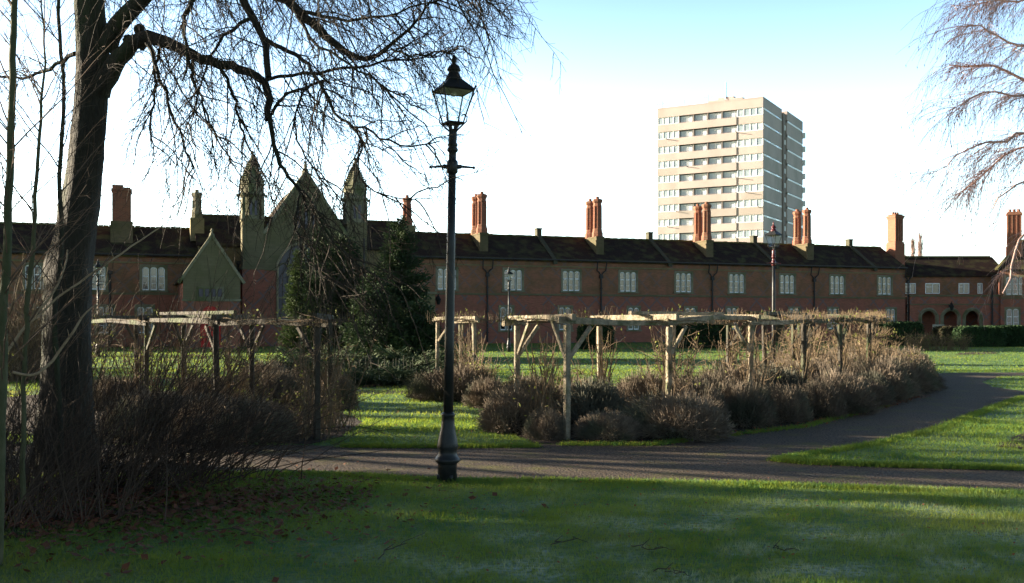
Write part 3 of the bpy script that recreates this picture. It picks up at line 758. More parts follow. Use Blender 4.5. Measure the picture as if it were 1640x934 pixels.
# window: glass, tracery and hood
ww = MB(); pts = [(wx0,1.3),(wx1,1.3)] + ar; ww.add([(x,YF+.4,z) for x, z in pts], [list(range(len(pts)))])
wo = ww.build("great_window", M['church_glass'], CH)
tr = MB()
for k in range(1, 5):
    x = wx0+(wx1-wx0)*k/5; tr.box(x-.055, x+.055, YF+.22, YF+.38, 1.3, z_spr+(.9 if k in (2,3) else .45))
for k in range(5):
    xc_ = wx0+(wx1-wx0)*(k+.5)/5; q = arch_pts(xc_, (wx1-wx0)/10-.03, z_spr-.3, z_spr+.12, 5)
    tr.tubes([[(x, YF+.3, z) for x, z in q]], [[.04]*len(q)], 4)
tr.box(wx0, wx1, YF+.24, YF+.36, 3.2, 3.32)
tr.build("tracery", M['stone'], wo)
hd = MB(); h2 = [(wx1+.08,1.3)] + [(wc+(x-wc)*1.04, z+.06) for x, z in ar] + [(wx0-.08,1.3)]
hd.tubes([[(x, YF-.02, z) for x, z in h2]], [[.085]*len(h2)], 6); hd.build("hood_mould", M['stone_pale'], wo)
# gable coping and cross
cp = MB()
for s, fx in ((1, fx1), (-1, fx0)): cp.beam((fx+s*.05, YF+.28, foot_z-.02), (gm, YF+.28, apex_z+.12), .75, .22)
cp.lathe([(.26,0),(.2,.3),(.1,.42),(.13,.5),(.02,.95)], 6, (gm, YF+.28, apex_z+.0)); cp.build("gable_coping", M['stone'], CH)
# nave roof behind the gable
b_ = MB(); nr = [(fx0, foot_z-.1), (gm, apex_z-.35), (fx1, foot_z-.1)]
b_.prism([(fx0, 6.8), (fx1, 6.8), (fx1, foot_z-.1), (gm, apex_z-.35), (fx0, foot_z-.1)], YF+.62, 9.0); b_.build("nave_roof", M['tiles'], CH)
# three narrow lancets in the gable
b_ = MB()
for dx in (-.5, 0, .5): b_.box(gm+dx-.1, gm+dx+.1, YF-.012, YF+.03, 8.0, 9.2 + (.35 if dx == 0 else 0))
b_.build("lancet", M['church_glass'], CH)
def turret(xa_, ztip):
    xb_ = xa_+tw; xm = xa_+tw/2; ym = YF-.1+tw/2; y0_ = YF-.1
    lo_, up_, sp_ = MB(), MB(), MB()
    lo_.box(xa_, xb_, y0_, y0_+tw, 0, zst)
    lo_.build("turret_base", M['brick_red'], CH)
    t = MB(); t.box(xa_+.03, xb_-.03, y0_+.03, y0_+tw-.03, zst, 8.35)
    t.box(xa_-.06, xb_+.06, y0_-.06, y0_+tw+.06, zst-.02, zst+.14); t.box(xa_-.03, xb_+.03, y0_-.03, y0_+tw+.03, 8.35, 8.5)
    to = t.build("turret_shaft", M['stone_green'], CH)
    u = MB(); u.lathe([(.74,8.5),(.74,9.95),(.9,10.1),(.9,10.25),(.8,10.3),(.8,10.75),(.86,10.8),(.86,10.9)], 8, (xm, ym, 0), math.pi/8)
    for sx in (-1, 1):
        for sy in (-1, 1): u.box(xm+sx*.62-.1, xm+sx*.62+.1, ym+sy*.62-.1, ym+sy*.62+.1, 8.5, 9.95)
    for k in range(8):
        a = k*math.pi/4; u.box(xm+.93*math.cos(a)-.07, xm+.93*math.cos(a)+.07, ym+.93*math.sin(a)-.07, ym+.93*math.sin(a)+.07, 10.0, 10.2)
    u.build("belfry", M['stone'], CH)
    l = MB()
    for dx in (-.17, .17): l.box(xm+dx-.09, xm+dx+.09, ym-.71, ym-.60, 8.75, 9.7)
    l.build("lancet", M['church_glass'], CH)
    s = MB(); n_ = 12; H_ = ztip-10.9
    s.lathe([(.84,0),(.78,.12)] + [(.76*(1-i/n_)+.05, .15+(H_-.4)*i/n_) for i in range(n_+1)] + [(.12,H_-.22),(.12,H_-.12),(.02,H_)], 8, (xm, ym, 10.9), math.pi/8)
    for k in range(8):
        a = math.pi/8+k*math.pi/4
        for i in range(9):
            q = .78*(1-i/n_)+.05; s.box(xm+q*math.cos(a)-.035, xm+q*math.cos(a)+.035, ym+q*math.sin(a)-.035, ym+q*math.sin(a)+.035, 11.05+(H_-.4)*i/n_, 11.15+(H_-.4)*i/n_)
    s.build("spire", M['stone'], CH)
turret(CX0, 13.15); turret(CX1-tw, 13.1)
downpipe(CH, tpx(382, -.1), ztop=6.2, fork=False); 
b_ = MB(); x = tpx(582, YF); b_.tubes([[(x,YF-.22,0),(x,YF-.22,7.4)]], [[.06,.06]], 6); b_.build("drainpipe", M['pipe'], CH)

# gabled porch left of the chapel
YP = -6.5
px0, px1 = tpx(293, YP), tpx(385, YP); pm = (px0+px1)/2
PO = empty("gabled_porch", (FO[0], FO[1], 0), FA, label="mossy stone gabled porch with a red arched door, left of the chapel front", cat="porch")
pz_f, pz_a, dw, dh = 4.35, 6.9, .62, 2.55
dcx = tpx(337, YP)
w = MB(); dz = 2.0
w.add([(px0,YP,0),(dcx-dw,YP,0),(dcx-dw,YP,3.0),(px0,YP,3.0)], [(0,1,2,3)]); w.add([(dcx+dw,YP,0),(px1,YP,0),(px1,YP,3.0),(dcx+dw,YP,3.0)], [(0,1,2,3)])
dar = arch_pts(dcx, dw, dz, dh+.1, 6)
w.add([(dcx-dw,YP,3.0)]+[(x,YP,z) for x, z in dar[::-1]]+[(dcx+dw,YP,3.0)], [list(range(len(dar)+2))])
for x in (dcx-dw, dcx+dw): w.add([(x,YP,0),(x,YP+.35,0),(x,YP+.35,dz),(x,YP,dz)], [(0,1,2,3)])
for i in range(len(dar)-1): w.add([(dar[i][0],YP,dar[i][1]),(dar[i][0],YP+.35,dar[i][1]),(dar[i+1][0],YP+.35,dar[i+1][1]),(dar[i+1][0],YP,dar[i+1][1])], [(0,1,2,3)])
for x in (px0, px1): w.add([(x,YP,0),(x,0,0),(x,0,pz_f),(x,YP,pz_f)], [(0,1,2,3)])
w.build("wall", M['brick_red'], PO)
w = MB(); w.add([(px0,YP,3.0),(px1,YP,3.0),(px1,YP,pz_f),(pm,YP,pz_a),(px0,YP,pz_f)], [(0,1,2,3,4)]); w.build("gable_wall", M['stone_green'], PO)
w = MB(); w.box(px0-.05, px1+.05, YP-.08, YP, 2.93, 3.07)
w.box(dcx-.8, dcx+.8, YP-.06, YP, 3.08, 3.2); w.box(dcx-.8, dcx+.8, YP-.06, YP, 3.72, 3.84)
for k in range(5): w.box(dcx-.8+k*.375, dcx-.7+k*.375, YP-.05, YP, 3.2, 3.72)
for s, fx in ((1, px1), (-1, px0)): w.beam((fx+s*.25, YP+.15, pz_f-.3), (pm, YP+.15, pz_a+.1), .45, .18)
w.lathe([(.18,0),(.14,.2),(.05,.32),(.1,.4),(.01,.55)], 6, (pm, YP+.15, pz_a)); w.build("stone_trim", M['stone'], PO)
w = MB()
for k in range(4): w.box(dcx-.68+k*.375, dcx-.45+k*.375, YP-.02, YP-.003, 3.22, 3.68)
w.build("window", M['church_glass'], PO)
w = MB(); w.prism([(px0,pz_f),(px1,pz_f),(pm,pz_a-.1)], YP+.3, .0)
w.beam((px1+.3,YP+3.3,pz_f-.25),(pm,YP+3.3,pz_a-.02),6.4,.1); w.beam((px0-.3,YP+3.3,pz_f-.25),(pm,YP+3.3,pz_a-.02),6.4,.1); w.build("roof", M['tiles'], PO)
w = MB(); w.prism([(dcx-dw,.1),(dcx+dw,.1)]+dar, YP+.09, YP+.15); dr = w.build("door", M['red_paint'], PO)
w = MB(); 
for z in (.7, 1.9): w.box(dcx-dw+.02, dcx+.35, YP+.07, YP+.087, z, z+.06)
w.build("hinge", M['black_iron'], dr)
w = MB(); w.box(dcx-.9, dcx+.9, YP-.6, YP-.01, 0, .1); w.build("step", M['stone'], PO)

# small flat-fronted porch right of the conifers
YQ = -1.6; qx0, qx1 = tpx(655, YQ), tpx(697, YQ)
QO = empty("side_porch", (FO[0], FO[1], 0), FA, label="square yellow brick porch with maroon door beside the tall conifer", cat="porch")
w = MB(); w.box(qx0, qx1, YQ, -.01, 0, 3.65); w.build("wall", M['brick_yellow'], QO)
w = MB(); w.box(qx0-.1, qx1+.1, YQ-.1, -.01, 3.65, 3.8); w.box(qx0-.04, qx1+.04, YQ-.04, -.01, 2.75, 2.85); w.build("coping", M['stone'], QO)
w = MB(); w.box(qx1+.02, qx1+.85, -.14, -.02, .05, 2.15); w.build("door", M['maroon_paint'], QO)

# arcaded link and right wing
LA = empty("arcade_link", (35.4, 88.6, 0), R(-1.0), label="low brick link with three pointed arches and four white casements above", cat="building")
LW = 8.6
def lpx(p): k = (p-820)/FPX; return (k*88.6-35.4)
af = MB()
acs = [lpx(1487), lpx(1522), lpx(1557)]; ar_r, a_sp, a_ap = .64, 2.05, 2.62
xs = [0]+[v for c in acs for v in (c-ar_r, c+ar_r)]+[LW]
for i in range(0, len(xs), 2): af.add([(xs[i],0,0),(xs[i+1],0,0),(xs[i+1],0,3.0),(xs[i],0,3.0)], [(0,1,2,3)])
st = MB()
for c in acs:
    q = arch_pts(c, ar_r, a_sp, a_ap, 7)
    af.add([(c-ar_r,0,3.0)]+[(x,0,z) for x, z in q[::-1]]+[(c+ar_r,0,3.0)], [list(range(len(q)+2))])
    for i in range(len(q)-1): af.add([(q[i][0],0,q[i][1]),(q[i][0],.45,q[i][1]),(q[i+1][0],.45,q[i+1][1]),(q[i+1][0],0,q[i+1][1])], [(0,1,2,3)])
    for x in (c-ar_r, c+ar_r): af.add([(x,0,0),(x,.45,0),(x,.45,a_sp),(x,0,a_sp)], [(0,1,2,3)])
    h_ = [(c+ar_r+.1,0)]+[(c+(x-c)*1.16, z+.1) for x, z in q]+[(c-ar_r-.1,0)]
    st.tubes([[(x,-.0,z) for x, z in h_]], [[.16]*len(h_)], 4)
af.add([(0,0,3.0),(LW,0,3.0),(LW,0,3.85),(0,0,3.85)], [(0,1,2,3)])
af.add([(0,2.4,0),(LW,2.4,0),(LW,2.4,3.9),(0,2.4,3.9)], [(0,1,2,3)]); af.box(0, LW, .45, 2.4, 3.1, 3.2)
af.build("arcade_wall", M['brick_red'], LA); st.build("arch_surround", M['stone'], LA)
w = MB(); w.box(0, LW, -.1, .3, 3.85, 4.0); w.box(0, LW, -.05, 0, 3.1, 3.2); w.build("parapet", M['stone_green'], LA)
cw = [(1459,1477,1), (1492,1515,2), (1545,1562,1), (1575,1583,1)]
uh = [(lpx(a)*1.018+.02, lpx(c)*1.018+.02, 4.15, 5.1) for a, c, n in cw]
w = MB(); wall_face(w, 0, LW, 3.9, 5.9, uh, y=1.6, depth=.12); w.build("upper_wall", M['brick_brown'], LA)
for (a, c, z0, z1), (_, _, n) in zip(uh, cw):
    f = MB(); t = .06
    f.box(a, a+t, 1.6, 1.68, z0, z1); f.box(c-t, c, 1.6, 1.68, z0, z1); f.box(a+t, c-t, 1.6, 1.68, z0, z0+t); f.box(a+t, c-t, 1.58, 1.68, z1-.08, z1)
    m_ = (a+c)/2; f.box(m_-.03, m_+.03, 1.61, 1.67, z0+t, z1-.08); f.box(a+t, m_-.03, 1.61, 1.67, z1-.36, z1-.32)
    fo = f.build("window", M['white_paint'], LA)
    gq = MB(); gq.add([(a,1.66,z0),(c,1.66,z0),(c,1.66,z1),(a,1.66,z1)], [(0,1,2,3)]); gq.build("pane", M['pane'], fo)
    gq = MB(); gq.add([(a,1.70,z0),(c,1.70,z0),(c,1.70,z1),(a,1.70,z1)], [(0,1,2,3)]); gq.build("curtain", M['curtain'], fo)
w = MB(); gable_roof(w, -.6, LW+.8, 5.9, 7.65, 7.6, y0=1.6); w.build("roof", M['tiles'], LA)
w = MB(); w.box(-.4, LW+.6, 4.5, 4.75, 7.6, 7.75); w.build("ridge_tiles", M['moss_ridge'], LA)
w = MB(); w.box(.3, 1.1, 6.3, 7.1, 6.5, 8.3); w.box(.24, 1.16, 6.24, 7.16, 8.1, 8.22); w.build("chimney_stack", M['brick_chimney'], LA)
for p in (1589,): 
    w = MB(); x = lpx(p)-.1; w.tubes([[(x,-.12,0),(x,-.12,5.6)]], [[.08,.08]], 6); w.build("drainpipe", M['pipe'], LA)

RA = math.atan2(-.40, .92)
RW = empty("right_wing", (43.3, 88.2, 0), RA, label="brick end wing with hipped tiled roof behind the drooping birch twigs", cat="building")
rwin = [(1.0, 4.0, 1.42, 1.55), (.95, 1.0, .95, 1.9), (7.0, 4.0, 1.42, 1.55), (7.2, 1.0, .95, 1.75)]
w = MB(); wall_face(w, 0, 14, 0, 3.7, [(x-.475+0, x+.475, z, z+1.75) for x, z, _, _ in rwin if z < 2]); w.add([(0,0,0),(0,8,0),(0,8,6.3),(0,0,6.3)], [(3,2,1,0)]); w.add([(0,.6,0),(14,.6,0),(14,.6,6.3),(0,.6,6.3)], [(0,1,2,3)])
w.build("lower_wall", M['brick_red'], RW)
w = MB(); wall_face(w, 0, 14, 3.7, 6.3, [(x-.71, x+.71, z, z+1.55) for x, z, _, _ in rwin if z > 2]); w.build("upper_wall", M['brick_brown'], RW)
w = MB(); w.box(0, 14, -.07, 0, 3.64, 3.78); w.box(0, 14, -.12, 0, 6.1, 6.32); w.build("string_course", M['stone_green'], RW)
put_window(P3, RW, 1.15, 4.0); put_window(P2, RW, .95, 1.0); put_window(P3, RW, 7.0, 4.0); put_window(P2, RW, 7.2, 1.0)
w = MB(); w.add([(-.35,-.35,6.2),(14.3,-.35,6.2),(14.3,8.3,6.2),(-.35,8.3,6.2),(2.0,4,9.0),(14.3,4,9.0)], [(0,1,5,4),(3,0,4),(2,3,4,5),(1,2,5),(3,2,1,0)]); w.build("roof", M['tiles'], RW)
w = MB(); w.beam((-.35,-.35,6.25),(2.0,4,9.05),.3,.14); w.beam((2.0,4,9.05),(14.3,4,9.05),.3,.14); w.build("ridge_tiles", M['moss_ridge'], RW)
w = MB(); w.box(.55, 1.85, 1.6, 2.8, 6.4, 8.4); bs = w.build("chimney_stack", M['brick_chimney'], RW)
w = MB(); w.box(.65, 1.75, 1.75, 2.65, 8.4, 11.5); w.box(.55, 1.85, 1.65, 2.75, 11.2, 11.4)
for k in range(4): w.box(.60+k*.36, .70+k*.36, 1.69, 2.71, 8.5, 11.2)
for dx in (.85, 1.2, 1.55): w.lathe([(.14,0),(.12,.2),(.15,.25)], 8, (dx, 2.2, 11.5))
w.build("chimney_shaft", M['brick_chimney'], bs)
w = MB(); w.box(2.1, 3.0, -.05, -.005, .1, 2.1); w.build("door", M['red_paint'], RW)
w = MB(); w.box(1.95, 3.15, -.25, -.0, 2.3, 2.45); w.box(1.95, 2.08, -.08, 0, 0, 2.3); w.box(3.02, 3.15, -.08, 0, 0, 2.3); w.build("door_surround", M['stone_pale'], RW)

# ------------------------------------------------------------------ tower block
TW = empty("tower_block", (44.4-.866*19.9, 176+.5*19.9, 0), math.atan2(-.5, .866), label="tall pale concrete tower block with recessed balconies, rising behind the brick range", cat="tower block")
TL, FH, TOP = 19.9, 2.71, 41.2
cc, dk, wf, gl, bg = MB(), MB(), MB(), MB(), MB()
bx0, bx1 = 4.3, 15.1         # balcony recess
nfl = 14; zt0 = TOP-1.75
cc.box(0, TL, 0, 12.5, zt0, TOP); cc.box(-.03, TL+.03, -.03, 12.53, TOP-.12, TOP+.06)
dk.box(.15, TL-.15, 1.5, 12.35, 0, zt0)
for k in range(nfl):
    zt = zt0-k*FH; zb = zt-1.35           # window band top / bottom; spandrel below
    cc.box(0, bx0, 0, .25, zb-1.36, zb); cc.box(bx1, TL, 0, .25, zb-1.36, zb); cc.box(bx0, bx1, -.12, .1, zb-1.36, zb-.02)
    cc.box(TL-.25, TL, .25, 12.5, zb-1.36, zt-.45)
    cc.box(0, .25, .25, 12.5, zb-1.36, zt-.45)
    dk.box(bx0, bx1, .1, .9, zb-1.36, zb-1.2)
    for a, c in ((.05, bx0-.15), (bx1+.15, TL-.1)):
        n = 4; wf = MB(); gl = MB(); wf.box(a, c, .12, .2, zb, zb+.09); wf.box(a, c, .12, .2, zt-.09, zt)
        for i in range(n+1):
            x = a+(c-a)*i/n; wf.box(x-.07, x+.07, .12, .2, zb+.09, zt-.09)
        gl.add([(a,.19,zb),(c,.19,zb),(c,.19,zt),(a,.19,zt)], [(0,1,2,3)])
        gl.build("pane", M['tower_glass'], wf.build("window", M['white_paint'], TW))
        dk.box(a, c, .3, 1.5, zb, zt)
    wf = MB(); wf.box(TL+.0, TL+.05, .3, 12.3, zt-.42, zt-.1); so_ = wf.build("side_window", M['white_paint'], TW)
    for ya_ in (2.0, 8.0): gl = MB(); gl.box(TL+.03, TL+.06, ya_, ya_+2.5, zt-.36, zt-.16); gl.build("pane", M['tower_glass'], so_)
    wf, bg = MB(), MB()
    bg.add([(bx0,.55,zb-1.2),(bx1,.55,zb-1.2),(bx1,.55,zt-.12),(bx0,.55,zt-.12)], [(0,1,2,3)])
    for i in range(1, 4):
        x = bx0+(bx1-bx0)*i/4; dk.box(x-.08, x+.08, .1, .54, zb-1.2, zt)
    for i in range(4):
        a = bx0+(bx1-bx0)*i/4+.4; wf.box(a, a+1.9, 0.50, 0.54, zb-.02, zb+.06); wf.box(a, a+1.9, 0.50, 0.54, zt-.3, zt-.22)
        for j in range(3): wf.box(a+j*.92, a+j*.92+.07, 0.50, 0.54, zb+.06, zt-.3)
    dk.box(bx0, bx1, -.12, -.06, zb+.05, zb+.1)
    bg.build("pane", M['balcony_glass'], wf.build("balcony_window", M['white_paint'], TW))
# rear block beyond a recessed stair strip
cc.box(.6, TL+.6, 14.0, 26.0, zt0, TOP); dk.box(.8, TL+.3, 12.5, 25.8, 0, TOP-.6)
for k in range(nfl):
    zt = zt0-k*FH; cc.box(TL+.3, TL+.6, 14.0, 26.0, zt-2.71, zt-.45); wf = MB(); wf.box(TL+.55, TL+.65, 14.3, 25.7, zt-.42, zt-.1); wf.box(TL-.0, TL+.35, 13.2, 13.9, zt-2.0, zt-1.1)
    wf.box(TL+.5, TL+1.1, 25.7, 26.2, zt-1.6, zt-.5); wf.build("rear_window", M['white_paint'], TW)
cc.build("concrete_cladding", M['concrete'], TW); dk.build("inner_wall", M['concrete_dark'], TW)
w = MB(); w.box(8.5, 15.0, 4, 9, TOP, TOP+1.3); w.box(10, 13, 5, 8, TOP+1.3, TOP+1.9); w.build("roof_housing", M['concrete'], TW)
w = MB(); w.tubes([[(11.5,5,TOP),(11.5,5,TOP+4.6)]], [[.16,.13]], 6); w.tubes([[(8.8,3,TOP),(8.8,3,TOP+2.2)]], [[.05,.04]], 5); w.box(8.0, 9.6, 2.96, 3.04, TOP+1.7, TOP+1.78)
w.tubes([[(.8,.5,TOP),(.8,.5,TOP+1.4)]], [[.06,.05]], 5); w.box(-.4, 1.1, .45, .55, TOP+.9, TOP+1.0); w.tubes([[(4.5,2,TOP),(4.5,2,TOP+1.5)]], [[.07,.06]], 5)
w.build("aerial", M['galv'], TW)
for (x, k) in ((2.0,1),(15.3,1),(6.0,3),(15.5,4),(17.0,5),(4.0,6),(19.2,6),(2.2,7)):
    w = MB(); z = zt0-k*FH-1.5; w.tubes([[(x,.2,z),(x,-.75,z+.08)]], [[.07,.07]], 6); w.build("outlet_pipe", M['concrete_dark'], TW)

# ------------------------------------------------------------------ lamp posts
def make_lamp():
    o = empty("street_lamp", (0,0,0))
    b_ = MB(); b_.lathe([(.105,0),(.107,.19),(.11,.20),(.15,.235),(.135,.26),(.108,.30),(.104,.34),(.115,.37),(.118,.40),(.108,.46),(.085,.56),(.072,.66),(.068,.72),(.078,.735),(.078,.75),(.06,.77)], 20)
    for k in range(4):
        a = k*math.pi/2+.5; b_.box(.1*math.cos(a)-.02, .1*math.cos(a)+.02, .1*math.sin(a)-.02, .1*math.sin(a)+.02, .03, .08)
    b_.build("base", M['black_iron'], o, True)
    b_ = MB(); b_.lathe([(.055,.76),(.052,1.6),(.047,2.6),(.043,3.43)], 16); b_.build("column", M['black_iron'], o, True)
    b_ = MB(); b_.lathe([(.043,3.42),(.062,3.44),(.065,3.50),(.062,3.56),(.043,3.58),(.043,3.66),(.06,3.675),(.062,3.70),(.05,3.715),(.05,3.73),(.058,3.74),(.058,3.75),(.045,3.77),(.048,3.86),(.04,3.90),(.02,3.92)], 16)
    b_.build("collar", M['black_iron'], o, True)
    b_ = MB()
    for s in (-1, 1):
        b_.tubes([[(s*.05,0,3.5),(s*.10,0,3.505),(s*.105,0,3.505),(s*.23,0,3.495),(s*.235,0,3.495),(s*.255,0,3.495)]], [[.026,.024,.016,.011,.02,.012]], 8)
    b_.build("ladder_bar", M['black_iron'], o, True)
    rz = R(24); cz, sz = math.cos(rz), math.sin(rz)
    def rt(x, y, z): return (x*cz-y*sz, x*sz+y*cz, z)
    b_ = MB()
    for k in range(4):
        a = rz+math.pi/4+k*math.pi/2; cx, cy = math.cos(a), math.sin(a)
        pts = []
        for (r_, z) in ((.03,3.86),(.045,3.90),(.11,3.955),(.165,4.0),(.17,4.05),(.135,4.08),(.10,4.065)): pts.append((r_*cx, r_*cy, z))
        b_.tubes([pts], [[.011,.011,.010,.008,.007,.007,.006]], 6)
        b_.tubes([[(.03*cx,.03*cy,3.9),(.05*cx,.05*cy,3.96),(.10*cx,.10*cy,3.99)]], [[.013,.012,.010]], 6)
    b_.build("bracket", M['black_iron'], o, True)
    L_ = empty("lantern", (0,0,0)); L_.parent = o
    zb, zt, hb, ht = 3.985, 4.345, .088, .178
    def sq(h, z): return [rt(-h,-h,z), rt(h,-h,z), rt(h,h,z), rt(-h,h,z)]
    b_ = MB()
    lo, hi = sq(hb, zb), sq(ht, zt)
    for k in range(4):
        b_.tubes([[lo[k], hi[k]]], [[.0085,.0085]], 4); b_.tubes([[lo[k], lo[(k+1)%4]]], [[.012,.012]], 4); b_.tubes([[hi[k], hi[(k+1)%4]]], [[.013,.013]], 4)
        h3 = Vector(hi[k]); b_.tubes([[tuple(h3), tuple(h3+Vector((h3.x*.06, h3.y*.06, .045)))]], [[.012,.008]], 4)
    b_.build("lantern_frame", M['black_iron'], L_)
    b_ = MB(); v = sq(hb, zb-.012)+sq(hb, zb+.012); b_.add(v, [(3,2,1,0),(4,5,6,7),(0,1,5,4),(1,2,6,5),(2,3,7,6),(3,0,4,7)]); b_.build("floor_plate", M['black_iron'], L_)
    b_ = MB()
    for k in range(4): b_.add([lo[k], lo[(k+1)%4], hi[(k+1)%4], hi[k]], [(0,1,2,3)])
    b_.build("pane", M['lamp_glass'], L_)
    b_ = MB(); v = sq(ht+.012, zt+.004)+sq(.075, zt+.125); b_.add(v, [(0,1,5,4),(1,2,6,5),(2,3,7,6),(3,0,4,7),(4,5,6,7)]); b_.build("roof", M['black_iron'], L_)
    b_ = MB(); v = sq(ht, zt-.004)+sq(.06, zt+.02); b_.add(v, [(5,4,0,1),(6,5,1,2),(7,6,2,3),(4,7,3,0),(7,6,5,4)]); b_.build("reflector", M['lamp_white'], L_)
    b_ = MB(); b_.lathe([(.098,zt+.115),(.09,zt+.14),(.065,zt+.19),(.055,zt+.215),(.075,zt+.225),(.078,zt+.24),(.06,zt+.27),(.03,zt+.295),(.018,zt+.305),(.026,zt+.32),(.03,zt+.345),(.018,zt+.385),(.003,zt+.41)], 16)
    b_.build("vent_cap", M['black_iron'], L_, True)
    b_ = MB(); b_.lathe([(.03,zt-.01),(.035,zt-.05),(.02,zt-.06)], 10); b_.build("bulb_holder", M['lamp_white'], L_)
    return o
lamp = make_lamp(); LG = "Victorian-style lamp posts around the garden"
x, y = gp(716, 771); lamp.location = (x, y, 0); lamp.rotation_euler = (0, R(.95), 0); lamp.scale = (1,1,1)
lamp['label'] = "nearest tall black Victorian lamp post, at the edge of the path"; lamp['category'] = "lamp post"; lamp['group'] = LG
for px, d_, lab, s in ((1239, 30.0, "black lamp post with dark red fittings rising behind the right pergola", 1.0), (815, 55.5, "small distant lamp post in front of the brick range between the pergolas", 1.0),
                    (157, 48.5, "distant lamp post just right of the big tree trunk", 1.0)):
    c = copy_tree(lamp); c.location = ((px-820)/FPX*d_, d_, 0); c.rotation_euler = (0, 0, R(20 if px == 1239 else 5)); c['label'] = lab; c.scale = (s, s, s)
    if px == 1239:
        for ch in c.children:
            if ch.name.startswith(("collar", "ladder_bar")):
                ch.data = ch.data.copy(); ch.data.materials[0] = M['maroon_iron']
        for ch in [q for k in c.children for q in k.children if q.name.startswith("vent_cap")]:
            ch.data = ch.data.copy(); ch.data.materials[0] = M['maroon_iron']
def wall_lantern(loc, rz, lab):
    o = empty("wall_lantern", loc, rz, label=lab, cat="wall lantern", group="lanterns on the almshouse walls")
    b_ = MB(); b_.tubes([[(0,.5,.1),(0,.1,.35),(0,0,.42),(0,0,.3)]], [[.03]*4], 6); b_.box(-.08,.08,.44,.5,-.05,.25); b_.build("bracket", M['black_iron'], o)
    b_ = MB(); b_.lathe([(.1,-.35),(.2,.0),(.24,.03),(.1,.17),(.12,.2),(.02,.32)], 6); b_.build("lantern", M['black_iron'], o)
    b_ = MB(); b_.lathe([(.106,-.33),(.19,-.03)], 6, rot=.3); b_.build("pane", M['lamp_glass'], o)
t = tpx(703, -.6); p = FO+FU*t+FN*-.5; wall_lantern((p[0], p[1], 3.25), FA, "black wall lantern beside the maroon door, right of the conifer")
wall_lantern((35.4+lpx(1520), 88.05, 2.95), 0, "black wall lantern above the middle arch of the brick link")

# ------------------------------------------------------------------ pergolas
def pergola(name, label, outer, inner, seed, ph=1.70, reach=.35, tilt=.03, mat_=None, lit_bays=3):
    rr = random.Random(seed); o = empty(name, (outer[0][0], outer[0][1], 0), label=label, cat="pergola", group="rustic wooden rose pergolas")
    ox, oy = outer[0]; W = mat_ or M['wood']
    def T(p, z): return Vector((p[0]-ox, p[1]-oy, z))
    def Wi(i): return W if i < lit_bays else M['wood_dark']  # bays past the sunlit end carry their shade in the wood colour
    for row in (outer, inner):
        for i, p in enumerate(row):
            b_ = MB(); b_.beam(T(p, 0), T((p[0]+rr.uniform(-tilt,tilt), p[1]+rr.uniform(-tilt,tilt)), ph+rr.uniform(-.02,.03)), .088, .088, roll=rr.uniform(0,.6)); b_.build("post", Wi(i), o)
        for i in range(len(row)-1):
            a, c = Vector(row[i]), Vector(row[i+1]); d_ = (c-a).normalized(); za, zc = ph+.06+rr.uniform(-.05,.05), ph+.06+rr.uniform(-.05,.05)
            s = Vector((-d_.y, d_.x))*rr.uniform(-.04,.04)
            ra = reach*rr.uniform(.5,1) if i == 0 else .1; rc = reach*rr.uniform(.4,1.0)
            mid = T((a+c)/2+s, (za+zc)/2+rr.uniform(-.03,.06)+.05*(i%2))
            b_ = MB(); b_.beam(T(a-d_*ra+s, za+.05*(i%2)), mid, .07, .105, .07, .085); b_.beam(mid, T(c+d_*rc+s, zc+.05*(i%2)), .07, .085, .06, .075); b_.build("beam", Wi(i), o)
            for (q, e, dd) in ((a, za, d_), (c, zc, -d_)):
                if rr.random() < (.55 if i < 2 else .35):
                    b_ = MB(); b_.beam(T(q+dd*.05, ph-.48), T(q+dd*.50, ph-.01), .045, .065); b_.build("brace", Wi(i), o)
    for i in range(1, min(len(outer), len(inner))-1, 2):     # loose rails laid over the cross beams, a little askew
        a, c = Vector(outer[i]).lerp(Vector(inner[i]), rr.uniform(.3,.6)), Vector(outer[i+1]).lerp(Vector(inner[i+1]), rr.uniform(.35,.7)); d_ = (c-a).normalized(); z = ph+.205
        b_ = MB(); b_.beam(T(a-d_*.3, z+rr.uniform(0,.03)), T(c+d_*.25, z+rr.uniform(0,.03)), .06, .065); b_.build("rail", Wi(i), o)
    for i in range(min(len(outer), len(inner))):
        a, c = Vector(outer[i]), Vector(inner[i]); d_ = (c-a).normalized(); z = ph+.135+rr.uniform(-.01,.02)
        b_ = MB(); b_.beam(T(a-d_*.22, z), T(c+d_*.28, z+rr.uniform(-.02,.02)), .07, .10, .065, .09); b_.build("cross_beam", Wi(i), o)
        for (q, dd) in ((a, d_), (c, -d_)):
            if i == 0 or rr.random() < .25:
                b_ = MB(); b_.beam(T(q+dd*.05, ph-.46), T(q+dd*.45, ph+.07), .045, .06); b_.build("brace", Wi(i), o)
    return o
out_r = [(.82,14.9),(2.58,16.4),(4.35,18.2),(5.95,20.3),(7.4,22.4),(8.8,24.6),(9.95,27.2),(10.9,30),(11.6,33),(12.1,36)]
inn_r = [(.08,16.4),(1.6,17.9),(3.15,19.6),(4.7,21.6),(6.0,23.6),(7.25,25.7),(8.3,28.1),(9.2,30.6),(9.9,33.4),(10.4,36)]
pergola("pergola", "long curving wooden rose pergola right of the near lamp post, sunlit at its near end", out_r, inn_r, 5)
out_l = [(-2.92,14.9),(-5.0,16.9),(-7.2,19.6),(-9.6,22.2)]
inn_l = [(-3.05,16.7),(-4.95,18.9),(-7.0,21.2),(-9.0,23.9)]
pergola("pergola", "shaded wooden rose pergola left of the near lamp post, behind the bare shrub", out_l, inn_l, 9, mat_=M['wood_dark'])  # its shade is put into the dark timber colour
